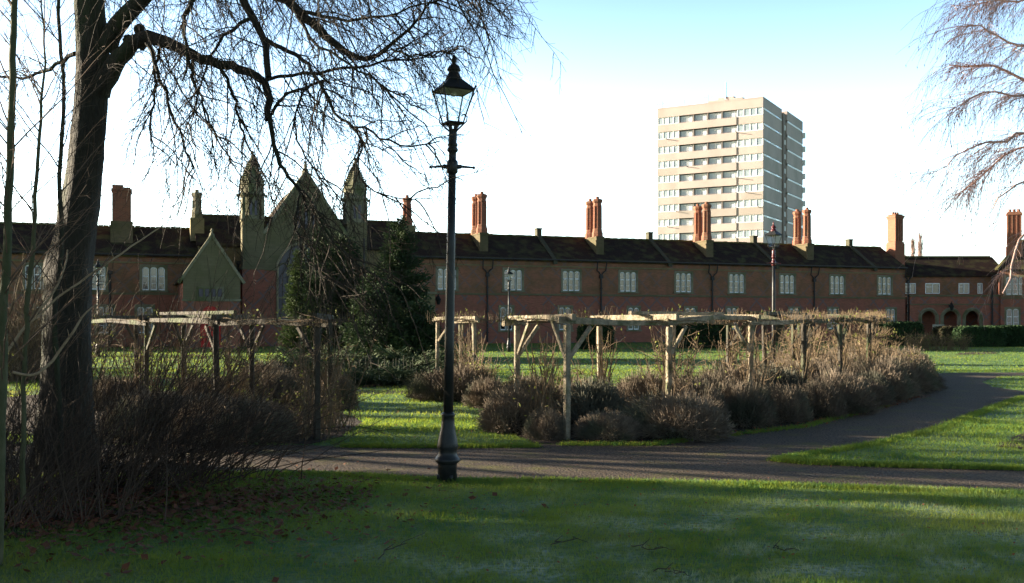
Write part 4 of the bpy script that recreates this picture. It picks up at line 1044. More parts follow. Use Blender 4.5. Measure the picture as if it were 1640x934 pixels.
pergola("pergola", "short wooden rose pergola just right of the near lamp column, overgrown on top", [(-.92,24.5),(-1.55,25.2)], [(-1.35,26.6),(-2.05,27.2)], 13, reach=.25)

# ------------------------------------------------------------------ whips: curved twigs used by trees and shrubs
def whips(r, start, direc, length, droop, r0, N=7, wig=.06, r1=.25):
    """start (M,3), direc (M,3) unit, length (M,), droop (M,) -> points (M,N,3), radii (M,N)."""
    Mn = len(start); s = np.linspace(0, 1, N)[None, :, None]
    Ln = length[:, None, None]
    P = start[:, None, :] + direc[:, None, :]*s*Ln
    P[:, :, 2] -= (droop*length)[:, None]*(np.linspace(0, 1, N)**1.8)[None, :]
    w = r.normal(0, 1, (Mn, N, 3))*wig*Ln*.35; w[:, 0] = 0; w = np.cumsum(w, axis=1)*.55
    P = P+w
    Rr = r0[:, None]*(1-(1-r1)*np.linspace(0, 1, N)[None, :])
    return P, Rr
def children(r, P, per, lo=.15, hi=1.0):
    """random points along the parents with the local tangent"""
    Mn, N, _ = P.shape; idx = np.repeat(np.arange(Mn), per); t = r.uniform(lo, hi, len(idx))*(N-1.001)
    i = t.astype(int); f = (t-i)[:, None]; p = P[idx, i]*(1-f)+P[idx, i+1]*f
    T = P[idx, i+1]-P[idx, i]; T /= np.linalg.norm(T, axis=1, keepdims=True)+1e-9
    return p, T, idx
def unit(v): return v/(np.linalg.norm(v, axis=1, keepdims=True)+1e-9)
def resample(pts, n):
    pts = np.array(pts, float); d_ = np.r_[0, np.cumsum(np.linalg.norm(np.diff(pts, axis=0), axis=1))]
    q = np.linspace(0, d_[-1], n); return np.stack([np.interp(q, d_, pts[:, k]) for k in range(pts.shape[1])], 1)
def smooth_line(pts, n):
    p = resample(pts, max(n, 8))
    for _ in range(2): p[1:-1] = (p[:-2]+2*p[1:-1]+p[2:])/4
    return p

# ------------------------------------------------------------------ big bare tree on the left
TD = 12.3
def trace(seq, d0=TD, d1=None):
    """seq of (px, py, width px) -> points and radii; depth runs from d0 to d1."""
    d1 = d0 if d1 is None else d1; n = len(seq); out = []
    for i, (a, b2, w_) in enumerate(seq):
        d_ = d0+(d1-d0)*i/(n-1); p = wp(a, b2, d_); out.append([*p, w_/2/FPX*d_])
    return out
def limb(b_, seq, d0=TD, d1=None, n=14, sides=8, jit=.012, seed=0):
    q = smooth_line(trace(seq, d0, d1), n); rr = np.random.default_rng(seed+len(seq)*7)
    q[1:-1, :3] += rr.normal(0, jit, (len(q)-2, 3)); b_.tubes(q[None, :, :3], q[None, :, 3], sides); return q
xt, yt = wp(100, 512, TD)[:2]
BT = empty("bare_tree", (0, 0, 0), label="big bare tree with thick dark trunk and drooping twigs", cat="tree")
tk = MB()
n_t = 90; tr_ = smooth_line(trace([(88,790,112),(98,740,96),(104,650,80),(108,560,74),(110,480,70),(112,430,66),(122,370,60),(132,300,56),(140,220,52),(147,150,50),(150,90,48),(146,30,46),(140,-60,42),(150,-200,36),(180,-380,26)]), n_t)
S_ = 18; V = []; rr = np.random.default_rng(5)
for i in range(n_t):
    c_, rad = tr_[i, :3], tr_[i, 3]
    for k in range(S_):
        a = 2*math.pi*k/S_
        q = rad*(1+.07*math.sin(3*a+i*.16)+.05*math.sin(5*a-i*.09)+rr.normal(0,.018)); 
        for zb_, ab_, am_, sp_ in ((2.42, 3.35, .17, .10), (2.62, 3.0, .12, .10), (2.40, 4.9, .20, .12), (2.15, 5.6, .16, .10), (4.0, 5.0, .14, .12), (3.2, 3.3, .12, .1), (1.6, 5.2, .12, .14)):
            q *= 1+am_*math.exp(-((c_[2]-zb_)/sp_)**2)*max(0, math.cos(a-ab_))**3
        if i < 12: q *= 1+.12*max(0, math.sin(4*a+1))*(12-i)/12
        V.append((c_[0]+q*math.cos(a), c_[1]+q*math.sin(a), c_[2]))
F_ = [(i*S_+k, i*S_+(k+1)%S_, (i+1)*S_+(k+1)%S_, (i+1)*S_+k) for i in range(n_t-1) for k in range(S_)]
tk.add(V, F_)
tk.build("trunk", M['bark'], BT, True)
lb = MB(); LB = []
def add_limb(seq, d0=TD, d1=None, n=14, sides=8, tw_=True, seed=0):
    q = limb(lb, seq, d0, d1, n, sides, seed=seed); LB.append((q, tw_)); return q
add_limb([(158,150,36),(175,118,32),(190,92,27),(205,74,25),(222,62,24),(245,61,20),(275,68,18),(305,88,17),(345,103,15),(385,110,14),(415,120,13),(430,135,13),(432,165,12),(429,192,10)], TD, 11.6, 26, 10)
for (a, b2, s_) in ((223,47,9),(206,64,9),(228,70,8)):
    p = wp(a, b2, TD-.05); rad = s_/FPX*TD; lb.lathe([(rad*.3,-rad*1.4),(rad*.85,-rad*.6),(rad,0),(rad*.8,rad*.6),(rad*.2,rad*.95)], 9, tuple(p))
add_limb([(431,185,9),(437,225,7),(447,262,6),(464,286,5.5),(484,308,5),(492,338,4)], 11.6, 11.3)
add_limb([(430,125,11),(429,90,10),(424,58,11),(404,28,12),(375,-30,14),(330,-110,18),(250,-160,24),(160,-140,30)], 11.6, TD, 18)
add_limb([(427,128,6),(480,118,5.5),(560,109,4.5),(640,99,3.5),(700,92,2)], 11.6, 11.2)
add_limb([(424,62,8),(455,78,7),(488,95,6.5),(497,104,6),(492,118,5),(515,132,5),(526,162,5),(532,182,4.5),(552,201,4.5),(574,198,4),(612,224,3.5),(665,238,3),(705,226,1.6)], 11.6, 10.8, 26)
add_limb([(436,183,6),(452,155,5),(480,143,4.5),(522,128,3)], 11.6, 11.9)
add_limb([(170,80,34),(180,50,30),(205,18,27),(250,-25,24),(330,-60,20),(410,-40,17),(450,-8,16),(482,20,15),(510,48,14),(535,72,12),(560,92,10),(576,101,8),(604,92,7),(628,77,6),(655,52,5),(668,25,4),(690,0,3),(720,-30,2)], TD, 11.0, 34, 9)
add_limb([(480,18,7),(540,32,5),(600,30,4),(660,16,3),(740,-10,2)], 11.2, 10.8)
add_limb([(626,78,4),(660,92,3),(700,88,2),(742,78,1.4)], 11.1, 10.8)
add_limb([(450,-8,8),(530,-20,7),(620,-30,6),(700,-20,4),(760,-5,2.5),(812,8,1.2)], 11.2, 10.5)
add_limb([(236,68,9),(250,98,7),(256,120,6),(265,158,5),(284,208,4),(300,250,3),(312,276,2)], 11.9, 11.7)
add_limb([(262,68,6),(246,104,5),(250,150,4),(240,200,3),(246,250,2)], 12.0, 12.4)
add_limb([(120,86,8),(96,100,6),(66,118,5),(25,129,4),(-20,120,3)], TD, TD+.6)
add_limb([(150,30,24),(120,-30,18),(60,-90,14),(-40,-140,10),(-160,-180,6)], TD, TD+1.2, 16)
add_limb([(300,86,6),(310,130,4.5),(330,180,3.5),(352,232,3),(370,262,2)], 11.9, 11.5)
add_limb([(350,104,6),(372,140,5),(380,185,4),(398,235,3),(410,265,2)], 11.8, 11.5)
add_limb([(400,30,7),(352,60,5),(330,100,4),(322,150,3),(300,200,2)], 11.7, 11.2)
add_limb([(470,12,6),(500,70,4.5),(540,90,4),(600,130,3),(660,170,2)], 11.1, 10.6)
add_limb([(330,-60,12),(310,-10,9),(290,40,6),(305,90,4),(292,130,3)], 11.9, 11.3)
add_limb([(490,140,4),(476,165,3.5),(470,195,3),(480,240,3),(508,275,2.5),(520,320,2)], 11.6, 11.2)
add_limb([(560,201,4),(590,232,3.5),(566,262,3),(582,300,2.5),(640,322,2),(690,318,1.4)], 11.0, 10.6)
add_limb([(484,306,5),(505,330,4.5),(520,372,4),(545,400,3.5),(590,440,3),(640,460,1.8)], 11.3, 10.7)
add_limb([(484,306,4),(470,350,3.5),(480,400,3),(510,440,2.6),(560,470,2)], 11.3, 11.0)
lb.build("limbs", M['bark'], BT, True)
# twigs
r = np.random.default_rng(3); tw_m = MB()
st_, di_, le_, dr_, ra_ = [], [], [], [], []
for q, tw_ in LB:
    P_ = q[:, :3]; seglen = np.linalg.norm(np.diff(P_, axis=0), axis=1).sum(); k = int(seglen*10)
    p, T, _ = children(r, P_[None], k, .08, 1.0)
    side = r.normal(0, 1, (k, 3)); side -= (side*T).sum(1, keepdims=True)*T; side = unit(side)
    d_ = unit(T*.7+side*.9+np.array([.15,0,-.25])); st_.append(p); di_.append(d_); le_.append(r.uniform(.35, 1.25, k)); dr_.append(r.uniform(.15,.7,k)); ra_.append(r.uniform(.006,.0105,k))
# whips hanging into the frame from the crown above it
k = 170; a = r.uniform(150, 790, k); b2 = r.uniform(-190, -10, k)-np.abs(a-450)*.05
st_.append(np.array([wp(i, j, dd) for i, j, dd in zip(a, b2, r.uniform(10.0, 13.2, k))]))
di_.append(unit(np.stack([r.normal(.25,.35,k), r.normal(0,.35,k), r.normal(-.45,.35,k)], 1))); le_.append(r.uniform(.8, 1.9, k)*np.where(a > 600, .6, 1)); dr_.append(r.uniform(.2,.6,k)); ra_.append(r.uniform(.006,.010,k))
P1_, R1_ = whips(r, np.concatenate(st_), np.concatenate(di_), np.concatenate(le_), np.concatenate(dr_), np.concatenate(ra_), 9, .10)
tw_m.tubes(P1_, R1_, 4)
L1_ = np.concatenate(le_)
p, T, idx = children(r, P1_, 9, .12, 1.0); k = len(p)
side = r.normal(0, 1, (k, 3)); side -= (side*T).sum(1, keepdims=True)*T
P2_, R2_ = whips(r, p, unit(T*.8+unit(side)*.8), r.uniform(.12, .5, k)*(.5+.5*L1_[idx]), r.uniform(-.2,.6,k), r.uniform(.0028,.005,k), 6, .11, .4)
tw_m.tubes(P2_, R2_, 3)
p, T, idx = children(r, P2_, 2, .2, 1.0); k = len(p); side = r.normal(0, 1, (k, 3))
P3_, R3_ = whips(r, p, unit(T+unit(side)*.9), r.uniform(.05, .16, k), r.uniform(-.1,.3,k), np.full(k,.0021), 3, .05, .6)
tw_m.tubes(P3_, R3_, 3)
tw_m.build("crown", M['twig_dark'], BT)

# ------------------------------------------------------------------ slim saplings at the left edge
def sapling(name, label, stem, d0, seed, nb, m_bark=M['bark_green'], lim=(.5,1.4), up=.9):
    r = np.random.default_rng(seed); o = empty(name, (0,0,0), label=label, cat="sapling", group="slim saplings at the left edge")
    b_ = MB(); q = limb(b_, [(a+rr_.normal(0,3.0), b2, w_*rr_.uniform(.9,1.1)) for rr_ in [np.random.default_rng(seed+50)] for a, b2, w_ in stem], d0, d0, 30, 8, .006, seed); b_.build("trunk", m_bark, o, True)
    P_ = q[:, :3]; p, T, _ = children(r, P_[None], nb, .16, 1.0); T *= np.sign(T[:, 2:3])
    side = unit(np.stack([r.normal(0,1,nb), r.normal(0,.7,nb), np.zeros(nb)], 1))
    c = MB(); A, B_ = whips(r, p, unit(T*up+side*.75), r.uniform(*lim, nb), r.uniform(-.15,.1,nb), r.uniform(.004,.008,nb), 8, .05); c.tubes(A, B_, 4)
    p, T, idx = children(r, A, 7, .15, 1); k = len(p); A2, B2 = whips(r, p, unit(T*.9+unit(r.normal(0,1,(k,3)))*.7), r.uniform(.1,.4,k), r.uniform(-.2,.1,k), r.uniform(.0018,.003,k), 5, .06, .4); c.tubes(A2, B2, 3)
    p, T, idx = children(r, A2, 2, .2, 1); k = len(p); A3, B3 = whips(r, p, unit(T+unit(r.normal(0,1,(k,3)))*.9), r.uniform(.04,.12,k), np.zeros(k), np.full(k,.0013), 3, .05, .6); c.tubes(A3, B3, 3)
    c.build("crown", M['twig_sapling'], o); return o
sapling("sapling", "mossy green sapling trunk at the very edge of the photo", [(-2,905,17),(2,700,15),(6,560,15),(8,480,14),(13,380,13),(16,280,12),(20,180,11),(21,60,10),(24,-60,9),(30,-220,6)], 7.3, 1, 34)
sapling("sapling", "thin grey sapling just right of the mossy edge trunk", [(40,800,9),(38,600,8),(44,480,8),(52,380,7),(62,280,6),(66,200,5),(68,120,4),(66,20,3),(60,-80,2)], 8.6, 2, 34, lim=(.4,1.1))
sapling("sapling", "slender dark sapling leaning against the big trunk", [(100,800,9),(92,640,8),(88,500,8),(98,380,7),(90,300,7),(104,150,6),(94,60,6),(96,-40,5),(100,-140,4)], 9.6, 3, 22, M['bark'])

# ------------------------------------------------------------------ bare shrubs of long whips
def whip_shrub(label, base, n, spread, lean, hlo, hhi, seed, rad=.006, per=3, m_=M['twig_shrub']):
    r = np.random.default_rng(seed); o = empty("bare_shrub", (base[0], base[1], 0), label=label, cat="shrub", group="bare twiggy shrubs under the big tree")
    s = np.stack([r.normal(0,spread,n), r.normal(0,spread*.6,n), np.zeros(n)], 1)
    d_ = unit(np.stack([r.normal(lean[0],.40,n), r.normal(lean[1],.30,n), r.uniform(.45,1.9,n)], 1))
    b_ = MB(); L_ = r.uniform(hlo, hhi, n); A, B_ = whips(r, s, d_, L_, r.uniform(.05,.42,n), r.uniform(.6,1.3,n)*rad, 9, .03, .3); b_.tubes(A, B_, 4)
    b_.build("stems", m_, o)
    b_ = MB(); p, T, idx = children(r, A, per, .3, 1); k = len(p); A2, B2 = whips(r, p, unit(T*1.2+unit(r.normal(0,1,(k,3)))*.6), r.uniform(.15,.55,k), r.uniform(-.1,.2,k), r.uniform(.0018,.003,k), 5, .05, .4); b_.tubes(A2, B2, 3)
    b_.build("twigs", m_, o); return o
whip_shrub("large bare shrub of long arching whips in front of the big trunk", (-4.1, 10.6), 210, .5, (.55,.0), 1.3, 3.0, 21)
whip_shrub("bare tangled shrub between the edge sapling and the big trunk", (-5.2, 10.2), 190, .55, (.05,.0), 1.0, 2.7, 22)
whip_shrub("low spreading bare shrub reaching over the path edge", (-3.5, 11.3), 120, .4, (.55,.1), .7, 1.7, 23)
whip_shrub("dense bare thicket at the foot of the mossy sapling", (-4.3, 9.0), 170, .45, (.0,.1), .6, 1.5, 24)
whip_shrub("tall bare shrub behind the big trunk beside the left pergola", (-8.4, 14.3), 220, .7, (.1,.0), .9, 1.9, 25)
# three pale sunlit shoots
for i, (seq, lab) in enumerate((([(20,596,5),(45,605,5),(66,600,5),(88,572,4.5),(118,532,4),(134,500,3),(150,490,2)], "pale sunlit curved shoot with a hooked base among the dark shrubs"),
                                ([(-6,590,5),(20,550,5),(45,515,4),(80,480,4),(98,450,3),(106,420,3),(108,400,2)], "long pale sunlit shoot rising at the edge of the photo"),
                                ([(45,520,3),(100,470,3.5),(160,430,3.5),(215,392,3),(260,362,2)], "thin pale shoot crossing the big trunk"))):
    b_ = MB(); limb(b_, seq, 8.4+.3*i, 8.9+.3*i, 14, 6, .003, i); q = smooth_line(trace(seq, 8.4+.3*i, 8.9+.3*i), 12)
    for k in (3, 5, 7, 9): b_.tubes([[q[k,:3], q[k,:3]+np.array([.03*(-1)**k,.02,.07])]], [[.004,.002]], 4)
    tag(b_.build("shoot", M['twig_pale'], None, True), lab, "shoot", "pale shoots at the left edge")

# ------------------------------------------------------------------ pendulous birch entering from the right
BR = empty("birch_tree", (0,0,0), label="pale pendulous birch whose twigs hang in from the right edge", cat="tree")
r = np.random.default_rng(8); BD = 17.5
b_ = MB(); q0 = limb(b_, [(1905,690,44),(1895,520,38),(1885,380,34),(1880,240,30),(1870,60,24),(1860,-150,16),(1855,-350,8)], BD, BD, 24, 10); b_.build("trunk", M['bark_green'], BR, True)
lb2 = MB(); QB = []
for seq in ([(1885,300,9),(1800,240,7),(1700,205,5.5),(1640,210,4.5),(1600,232,4),(1555,232,3),(1525,244,2),(1488,280,1.2)],
            [(1880,200,8),(1800,140,7),(1700,120,5.5),(1640,138,5),(1622,124,4),(1580,90,3.5),(1560,105,3),(1520,104,2)],
            [(1875,120,8),(1780,70,6),(1700,60,5),(1640,75,4),(1610,55,3),(1580,42,2.5),(1550,40,1.5)],
            [(1875,60,8),(1780,0,6),(1700,-20,5),(1640,4,3.5),(1590,2,2.5),(1548,12,1.5)],
            [(1885,320,8),(1780,260,6),(1690,245,4.5),(1640,218,4),(1600,262,3),(1560,290,2.4),(1532,312,1.4)],
            [(1888,350,8),(1780,290,6),(1690,270,4),(1640,292,3.5),(1605,305,3),(1590,335,1.5)],
            [(1880,240,7),(1790,180,5),(1700,150,4),(1640,160,3.6),(1595,130,3),(1550,160,2),(1520,178,1.3)],
            [(1888,380,9),(1790,310,7),(1700,330,5),(1650,360,4),(1632,395,3.5),(1622,432,3),(1606,470,2)],
            [(1880,0,8),(1800,-60,6),(1700,-80,4),(1620,-50,3),(1560,-20,2)]):
    qq = limb(lb2, seq, BD, BD-1.5+r.uniform(-1,1), 16, 6, .03, 4); QB.append(qq)
lb2.build("limbs", M['twig_birch'], BR, True)
tw2 = MB(); A_, B2_ = [], []
for qq in QB:
    k = 80 if qq[-1,2] > 3.6 else 18; p, T, _ = children(r, qq[None, :, :3], k, .25, 1); 
    d_ = unit(T*.8+unit(r.normal(0,1,(k,3)))*.55+np.array([-.25,0,-.15])); a_, b3 = whips(r, p, d_, r.uniform(.3,1.15,k), r.uniform(.1,.5,k), r.uniform(.004,.007,k), 7, .06); A_.append(a_); B2_.append(b3)
A_ = np.concatenate(A_); B2_ = np.concatenate(B2_); tw2.tubes(A_, B2_, 3)
p, T, idx = children(r, A_, 9, .1, 1); k = len(p); A3, B3 = whips(r, p, unit(T+unit(r.normal(0,1,(k,3)))*.7+np.array([0,0,-.2])), r.uniform(.12,.45,k), r.uniform(.1,.6,k), r.uniform(.0022,.0034,k), 5, .10, .5); tw2.tubes(A3, B3, 3)
tw2.build("crown", M['twig_birch'], BR)
sd = A3[r.uniform(0,1,len(A3)) < .35][:, -1]; k = len(sd); T3 = np.zeros((k,3,3)); T3[:,0] = sd+np.array([-.008,0,0]); T3[:,1] = sd+np.array([.008,.004,0]); T3[:,2] = sd+np.array([0,0,-.05])
tri_mesh("catkins", T3, M['seed'], BR)

# ------------------------------------------------------------------ lavender and other mounds
def mound(name, m_, n, rx, ry, h, stalk, seed, w=.006, core=True):
    r = np.random.default_rng(seed)
    o = bpy.data.objects.new(name, None)
    a = r.uniform(0, 2*np.pi, n); cz = r.uniform(.02, 1, n)**.8; sr = np.sqrt(1-cz**2)
    lump = 1+.16*np.sin(3*a+seed)+.12*np.sin(5*a+2*seed)*cz+.10*np.sin(8*a+cz*9+seed)*np.sin(cz*6+seed)
    P = np.stack([rx*sr*np.cos(a)*lump, ry*sr*np.sin(a)*lump, h*cz*lump], 1)*r.uniform(.68, 1.03, (n,1))
    nrm = unit(np.stack([sr*np.cos(a), sr*np.sin(a), cz*1.0+.25], 1)+r.normal(0,.55,(n,3)))
    L_ = stalk*r.uniform(.5,1.3,n)[:, None]; tip = P+nrm*L_
    s = unit(np.cross(nrm, r.normal(0,1,(n,3))))*w
    Q = np.stack([P-s*.6, P+s*.6, tip+s*.9, tip-s*.5], 1)
    body = tri_mesh("stalks", Q, m_, None, 4)
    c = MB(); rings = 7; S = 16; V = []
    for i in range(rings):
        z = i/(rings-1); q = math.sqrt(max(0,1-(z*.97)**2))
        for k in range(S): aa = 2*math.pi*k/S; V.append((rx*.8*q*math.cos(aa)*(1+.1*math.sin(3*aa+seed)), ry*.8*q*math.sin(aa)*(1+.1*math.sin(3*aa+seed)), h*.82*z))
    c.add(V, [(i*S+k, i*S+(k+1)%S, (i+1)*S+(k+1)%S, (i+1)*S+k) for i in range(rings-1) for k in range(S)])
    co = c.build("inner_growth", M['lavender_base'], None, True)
    return body, co
LAV = [mound("lavender", M['lavender'], 11000, .58, .54, .44, .15, s, .0042) for s in (1,2,3,4)] + [mound("sage", M['sage'], 9000, .55, .52, .42, .13, 5, .006)]
for b2, c2 in LAV: b2.parent = None
def place_mound(i, x, y, sx, sz, rz, name, lab, grp):
    body, core = LAV[i]
    o = empty(name, (x, y, 0), rz, label=lab, cat="shrub", group=grp); o.scale = (sx, sx, sz)
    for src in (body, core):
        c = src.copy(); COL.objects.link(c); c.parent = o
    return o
rr = random.Random(4)
def row(line, n, off, jit, smin, smax, lab, grp, sz=(.65,1.5), names=("lavender_bush","lavender_bush","lavender_bush","lavender_bush","sage_bush")):
    pts = resample([(a, b2) for a, b2 in line], n)
    for k, p in enumerate(pts):
        i = rr.choices(range(5), (3,3,3,3,.7))[0]; s = rr.uniform(smin, smax)
        nm = names[i]; colr = "pale grey-green sage" if i == 4 else "grey-purple lavender"
        place_mound(i, p[0]+off[0]+rr.uniform(-jit,jit), p[1]+off[1]+rr.uniform(-jit,jit), s, rr.uniform(*sz), rr.uniform(0,6.28), nm,
                    f"{colr} mound, {ORD[k]} along the {lab}", grp)
front = [gp(990,709), gp(1050,706), gp(1110,703), gp(1210,690), gp(1300,678), gp(1365,662), gp(1425,646), gp(1465,630), gp(1480,616), (13.0,33)]
row(front, 23, (-.05,.6), .26, .7, 1.5, "path edge of the right bed", "lavender along the path edge of the right bed")
row([(1.5,15.9)]+out_r[1:], 18, (-.3,.45), .18, .85, 1.3, "middle row under the right pergola", "lavender under the right pergola", (.9,1.6))
row([(.3,17.6)]+[(a-.45, b2+.65) for a, b2 in inn_r[1:]], 14, (0,0), .2, .7, 1.1, "inner row of the right bed", "lavender inside the right pergola", (.9,1.3))
place_mound(1, *gp(826,690), 1.0, 1.15, .4, "lavender_bush", "dark rounded lavender mound at the left tip of the right-hand bed", "lavender at the bed tips")
place_mound(2, *gp(876,703), .5, .75, 1.4, "lavender_bush", "smallest lavender mound, left of the nearest pergola post", "lavender at the bed tips")
place_mound(3, *gp(712,640), 1.25, 1.15, 2.2, "lavender_bush", "sunlit brown lavender mound just left of the near lamp column", "lavender at the bed tips")
place_mound(0, *gp(745,640), 1.1, 1.3, .2, "lavender_bush", "shaded lavender mound just right of the near lamp column", "lavender at the bed tips")
place_mound(1, .35, 19.5, .9, 1.1, 1.0, "lavender_bush", "lavender mound behind the open end of the right-hand pergola", "lavender at the bed tips")
place_mound(2, -.5, 20.5, .8, 1.0, 1.0, "lavender_bush", "lavender mound beside the short pergola opening", "lavender at the bed tips")
lfront = [gp(350,716), gp(400,712), gp(300,705), gp(230,705), gp(150,705)]
for k, (p_, s, z, t_) in enumerate(((gp(360,706), 1.35, 1.15, "largest dull purple lavender mound at the left path edge"), (gp(415,702), .95, .9, "dull lavender mound between the largest mound and the pergola post"),
        (gp(300,700), 1.2, 1.1, "lavender mound behind the drooping shrub whips"), (gp(235,700), 1.2, 1.2, "lavender mound nearest the big trunk"), (gp(450,645), 1.0, 1.2, "sunlit tall lavender mound inside the left pergola"),
        (gp(430,625), 1.2, 1.25, "grey lavender mound behind the left pergola posts"), (gp(535,655), .7, 1.3, "narrow lavender mound right of the nearest left pergola post"), (gp(330,650), 1.1, 1.1, "lavender mound in the shade under the left pergola"),
        (gp(180,655), 1.1, 1.1, "lavender mound seen past the big trunk"))):
    place_mound(k % 4, p_[0], p_[1], s, z, k*1.1, "lavender_bush", t_, "lavender in the left bed")
for b2, c2 in LAV:
    bpy.data.objects.remove(b2); bpy.data.objects.remove(c2)

# ------------------------------------------------------------------ climbing roses
def rose(seed, h=1.65, nst=16, top=34, leafn=70, spread=.28, topspread=.75, base_n=26):
    r = np.random.default_rng(seed); o = empty("climbing_rose", (0,0,0))
    b_ = MB(); s = np.stack([r.normal(0,.16,nst), r.normal(0,.16,nst), np.zeros(nst)], 1)
    d_ = unit(np.stack([r.normal(0,.22,nst), r.normal(0,.22,nst), np.ones(nst)], 1)); A, B_ = whips(r, s, d_, r.uniform(.75,1.08,nst)*h, r.uniform(-.02,.05,nst), r.uniform(.008,.016,nst), 12, .05, .45); b_.tubes(A, B_, 5)
    p, T, idx = children(r, A, 6, .25, 1); k = len(p); A2, B2 = whips(r, p, unit(T*.6+unit(r.normal(0,1,(k,3)))*.9), r.uniform(.2,.6,k), r.uniform(-.2,.25,k), r.uniform(.004,.008,k), 7, .10, .4); b_.tubes(A2, B2, 4)
    b_.build("stems", M['twig_red'], o)
    t = MB(); top = int(top*1.6)
    if top:
        a = r.uniform(-topspread, topspread, top); s = np.stack([a, r.normal(0,.18,top), np.full(top, h+.08)+r.uniform(-.05,.08,top)], 1)
        d_ = unit(np.stack([r.normal(0,.45,top), r.normal(0,.35,top), np.ones(top)], 1)); A3, B3 = whips(r, s, d_, r.uniform(.08,.30,top), np.zeros(top), r.uniform(.003,.006,top), 5, .07, .5); t.tubes(A3, B3, 4)
        m2 = 10; s = np.stack([r.uniform(-topspread,0,m2), r.normal(0,.15,m2), np.full(m2, h+.12)], 1); A4, B4 = whips(r, s, unit(np.stack([np.ones(m2), r.normal(0,.2,m2), r.normal(.1,.06,m2)],1)), r.uniform(.5,1.2,m2), r.uniform(0,.2,m2), r.uniform(.006,.011,m2), 8, .05, .5); t.tubes(A4, B4, 4)
    s = np.stack([r.normal(0,spread,base_n), r.normal(0,spread,base_n), np.zeros(base_n)], 1); A5, B5 = whips(r, s, unit(np.stack([r.normal(0,.3,base_n), r.normal(0,.3,base_n), np.ones(base_n)],1)), r.uniform(.4,1.1,base_n), r.uniform(-.1,.1,base_n), r.uniform(.004,.008,base_n), 7, .06, .5); t.tubes(A5, B5, 4)
    t.build("shoots", M['twig_red'], o)
    allp = np.concatenate([A2.reshape(-1,3), A5.reshape(-1,3)] + ([A3.reshape(-1,3)] if top else [])); q = allp[r.integers(0, len(allp), leafn)]+r.normal(0,.03,(leafn,3))
    u = unit(r.normal(0,1,(leafn,3))); v = unit(np.cross(u, r.normal(0,1,(leafn,3)))); s_ = r.uniform(.018,.04,leafn)[:, None]
    Q = np.stack([q-u*s_, q+v*s_*.6, q+u*s_, q-v*s_*.6], 1); tri_mesh("leaves", Q, M['rose_leaf'], o, 4)
    return o
RO = [rose(31), rose(32), rose(33, top=60, leafn=140, topspread=1.0), rose(34, top=75, leafn=60, topspread=1.1, nst=16), rose(35, h=1.0, top=0, leafn=160, base_n=44), rose(36, top=14, leafn=40)]
used_r = set()
def put_rose(i, x, y, rz, s, lab, grp):
    if i in used_r: o = copy_tree(RO[i])
    else: o = RO[i]; used_r.add(i)
    o.location = (x, y, 0); o.rotation_euler = (0,0,rz); o.scale = (s, s, s if i == 4 else 1.0)
    o['label'] = lab; o['category'] = "rose"; o['group'] = grp
def dirang(pts, k):
    a = pts[max(k-1,0)]; c = pts[min(k+1,len(pts)-1)]; return math.atan2(c[1]-a[1], c[0]-a[0])
for k, p in enumerate(out_r):
    if k == 0: continue
    i = [5,5,5,3,3,3,2,3,3,3][k]
    put_rose(i, p[0]+.06, p[1]+.12, dirang(out_r,k), 1, f"bare climbing rose on the {ORD[k]} front post of the right-hand pergola", "climbing roses on the right pergola")
for k, p in enumerate(inn_r):
    i = [3,3,2,3,2,3,2,3,3,2][k]
    if k == 0: p = (.45, 15.7)
    put_rose(i, p[0]+.05, p[1], dirang(inn_r,k), 1, f"bare climbing rose on the {ORD[k]} back post of the right-hand pergola" if k else "tangled climbing rose inside the bright open end of the right-hand pergola", "climbing roses on the right pergola")
for k in range(4, 9):
    a, c = out_r[k], out_r[k+1]; put_rose(3 if k % 2 else 2, (a[0]+c[0])/2, (a[1]+c[1])/2, dirang(out_r,k), 1, f"thick climbing rose between the {ORD[k]} and {ORD[k+1]} front posts of the right-hand pergola", "climbing roses on the right pergola")
for k, p in enumerate(out_l): put_rose([0,3,1,2,0][k], p[0]+(.1 if k else -.12), p[1]+.1, dirang(out_l,k), 1, f"climbing rose on the {ORD[k]} front post of the left-hand pergola", "climbing roses on the left pergola")
for k, p in enumerate(inn_l): put_rose([1,2,0,3,1][k], p[0], p[1], dirang(inn_l,k), 1, f"climbing rose on the {ORD[k]} back post of the left-hand pergola", "climbing roses on the left pergola")
put_rose(3, -1.0, 24.6, .3, 1, "mop-headed climbing rose covering the short pergola", "climbing roses on the short pergola")
put_rose(2, -1.3, 26.2, 1.1, 1, "climbing rose behind the short pergola's front post", "climbing roses on the short pergola")
put_rose(4, *gp(765,640), .0, 1.0, "leafy green rose bush at the foot of the short pergola", "low rose bushes")
put_rose(4, *gp(470,690), 1.0, .75, "rose bush with reddish shoots beside the nearest left pergola post", "low rose bushes")
put_rose(4, *gp(1150,650), 2.0, .9, "pale thin-stemmed rose bush in the middle of the right-hand bed", "low rose bushes")
put_rose(4, *gp(530,690), 2.6, .6, "small rose bush right of the nearest left pergola post", "low rose bushes")
put_rose(4, *gp(1462,612), 2.6, .95, "straggly yellow-leaved rose at the far right end of the bed", "low rose bushes")
put_rose(4, .9, 20.2, .6, .95, "rose bush behind the nearest right pergola bay", "low rose bushes")

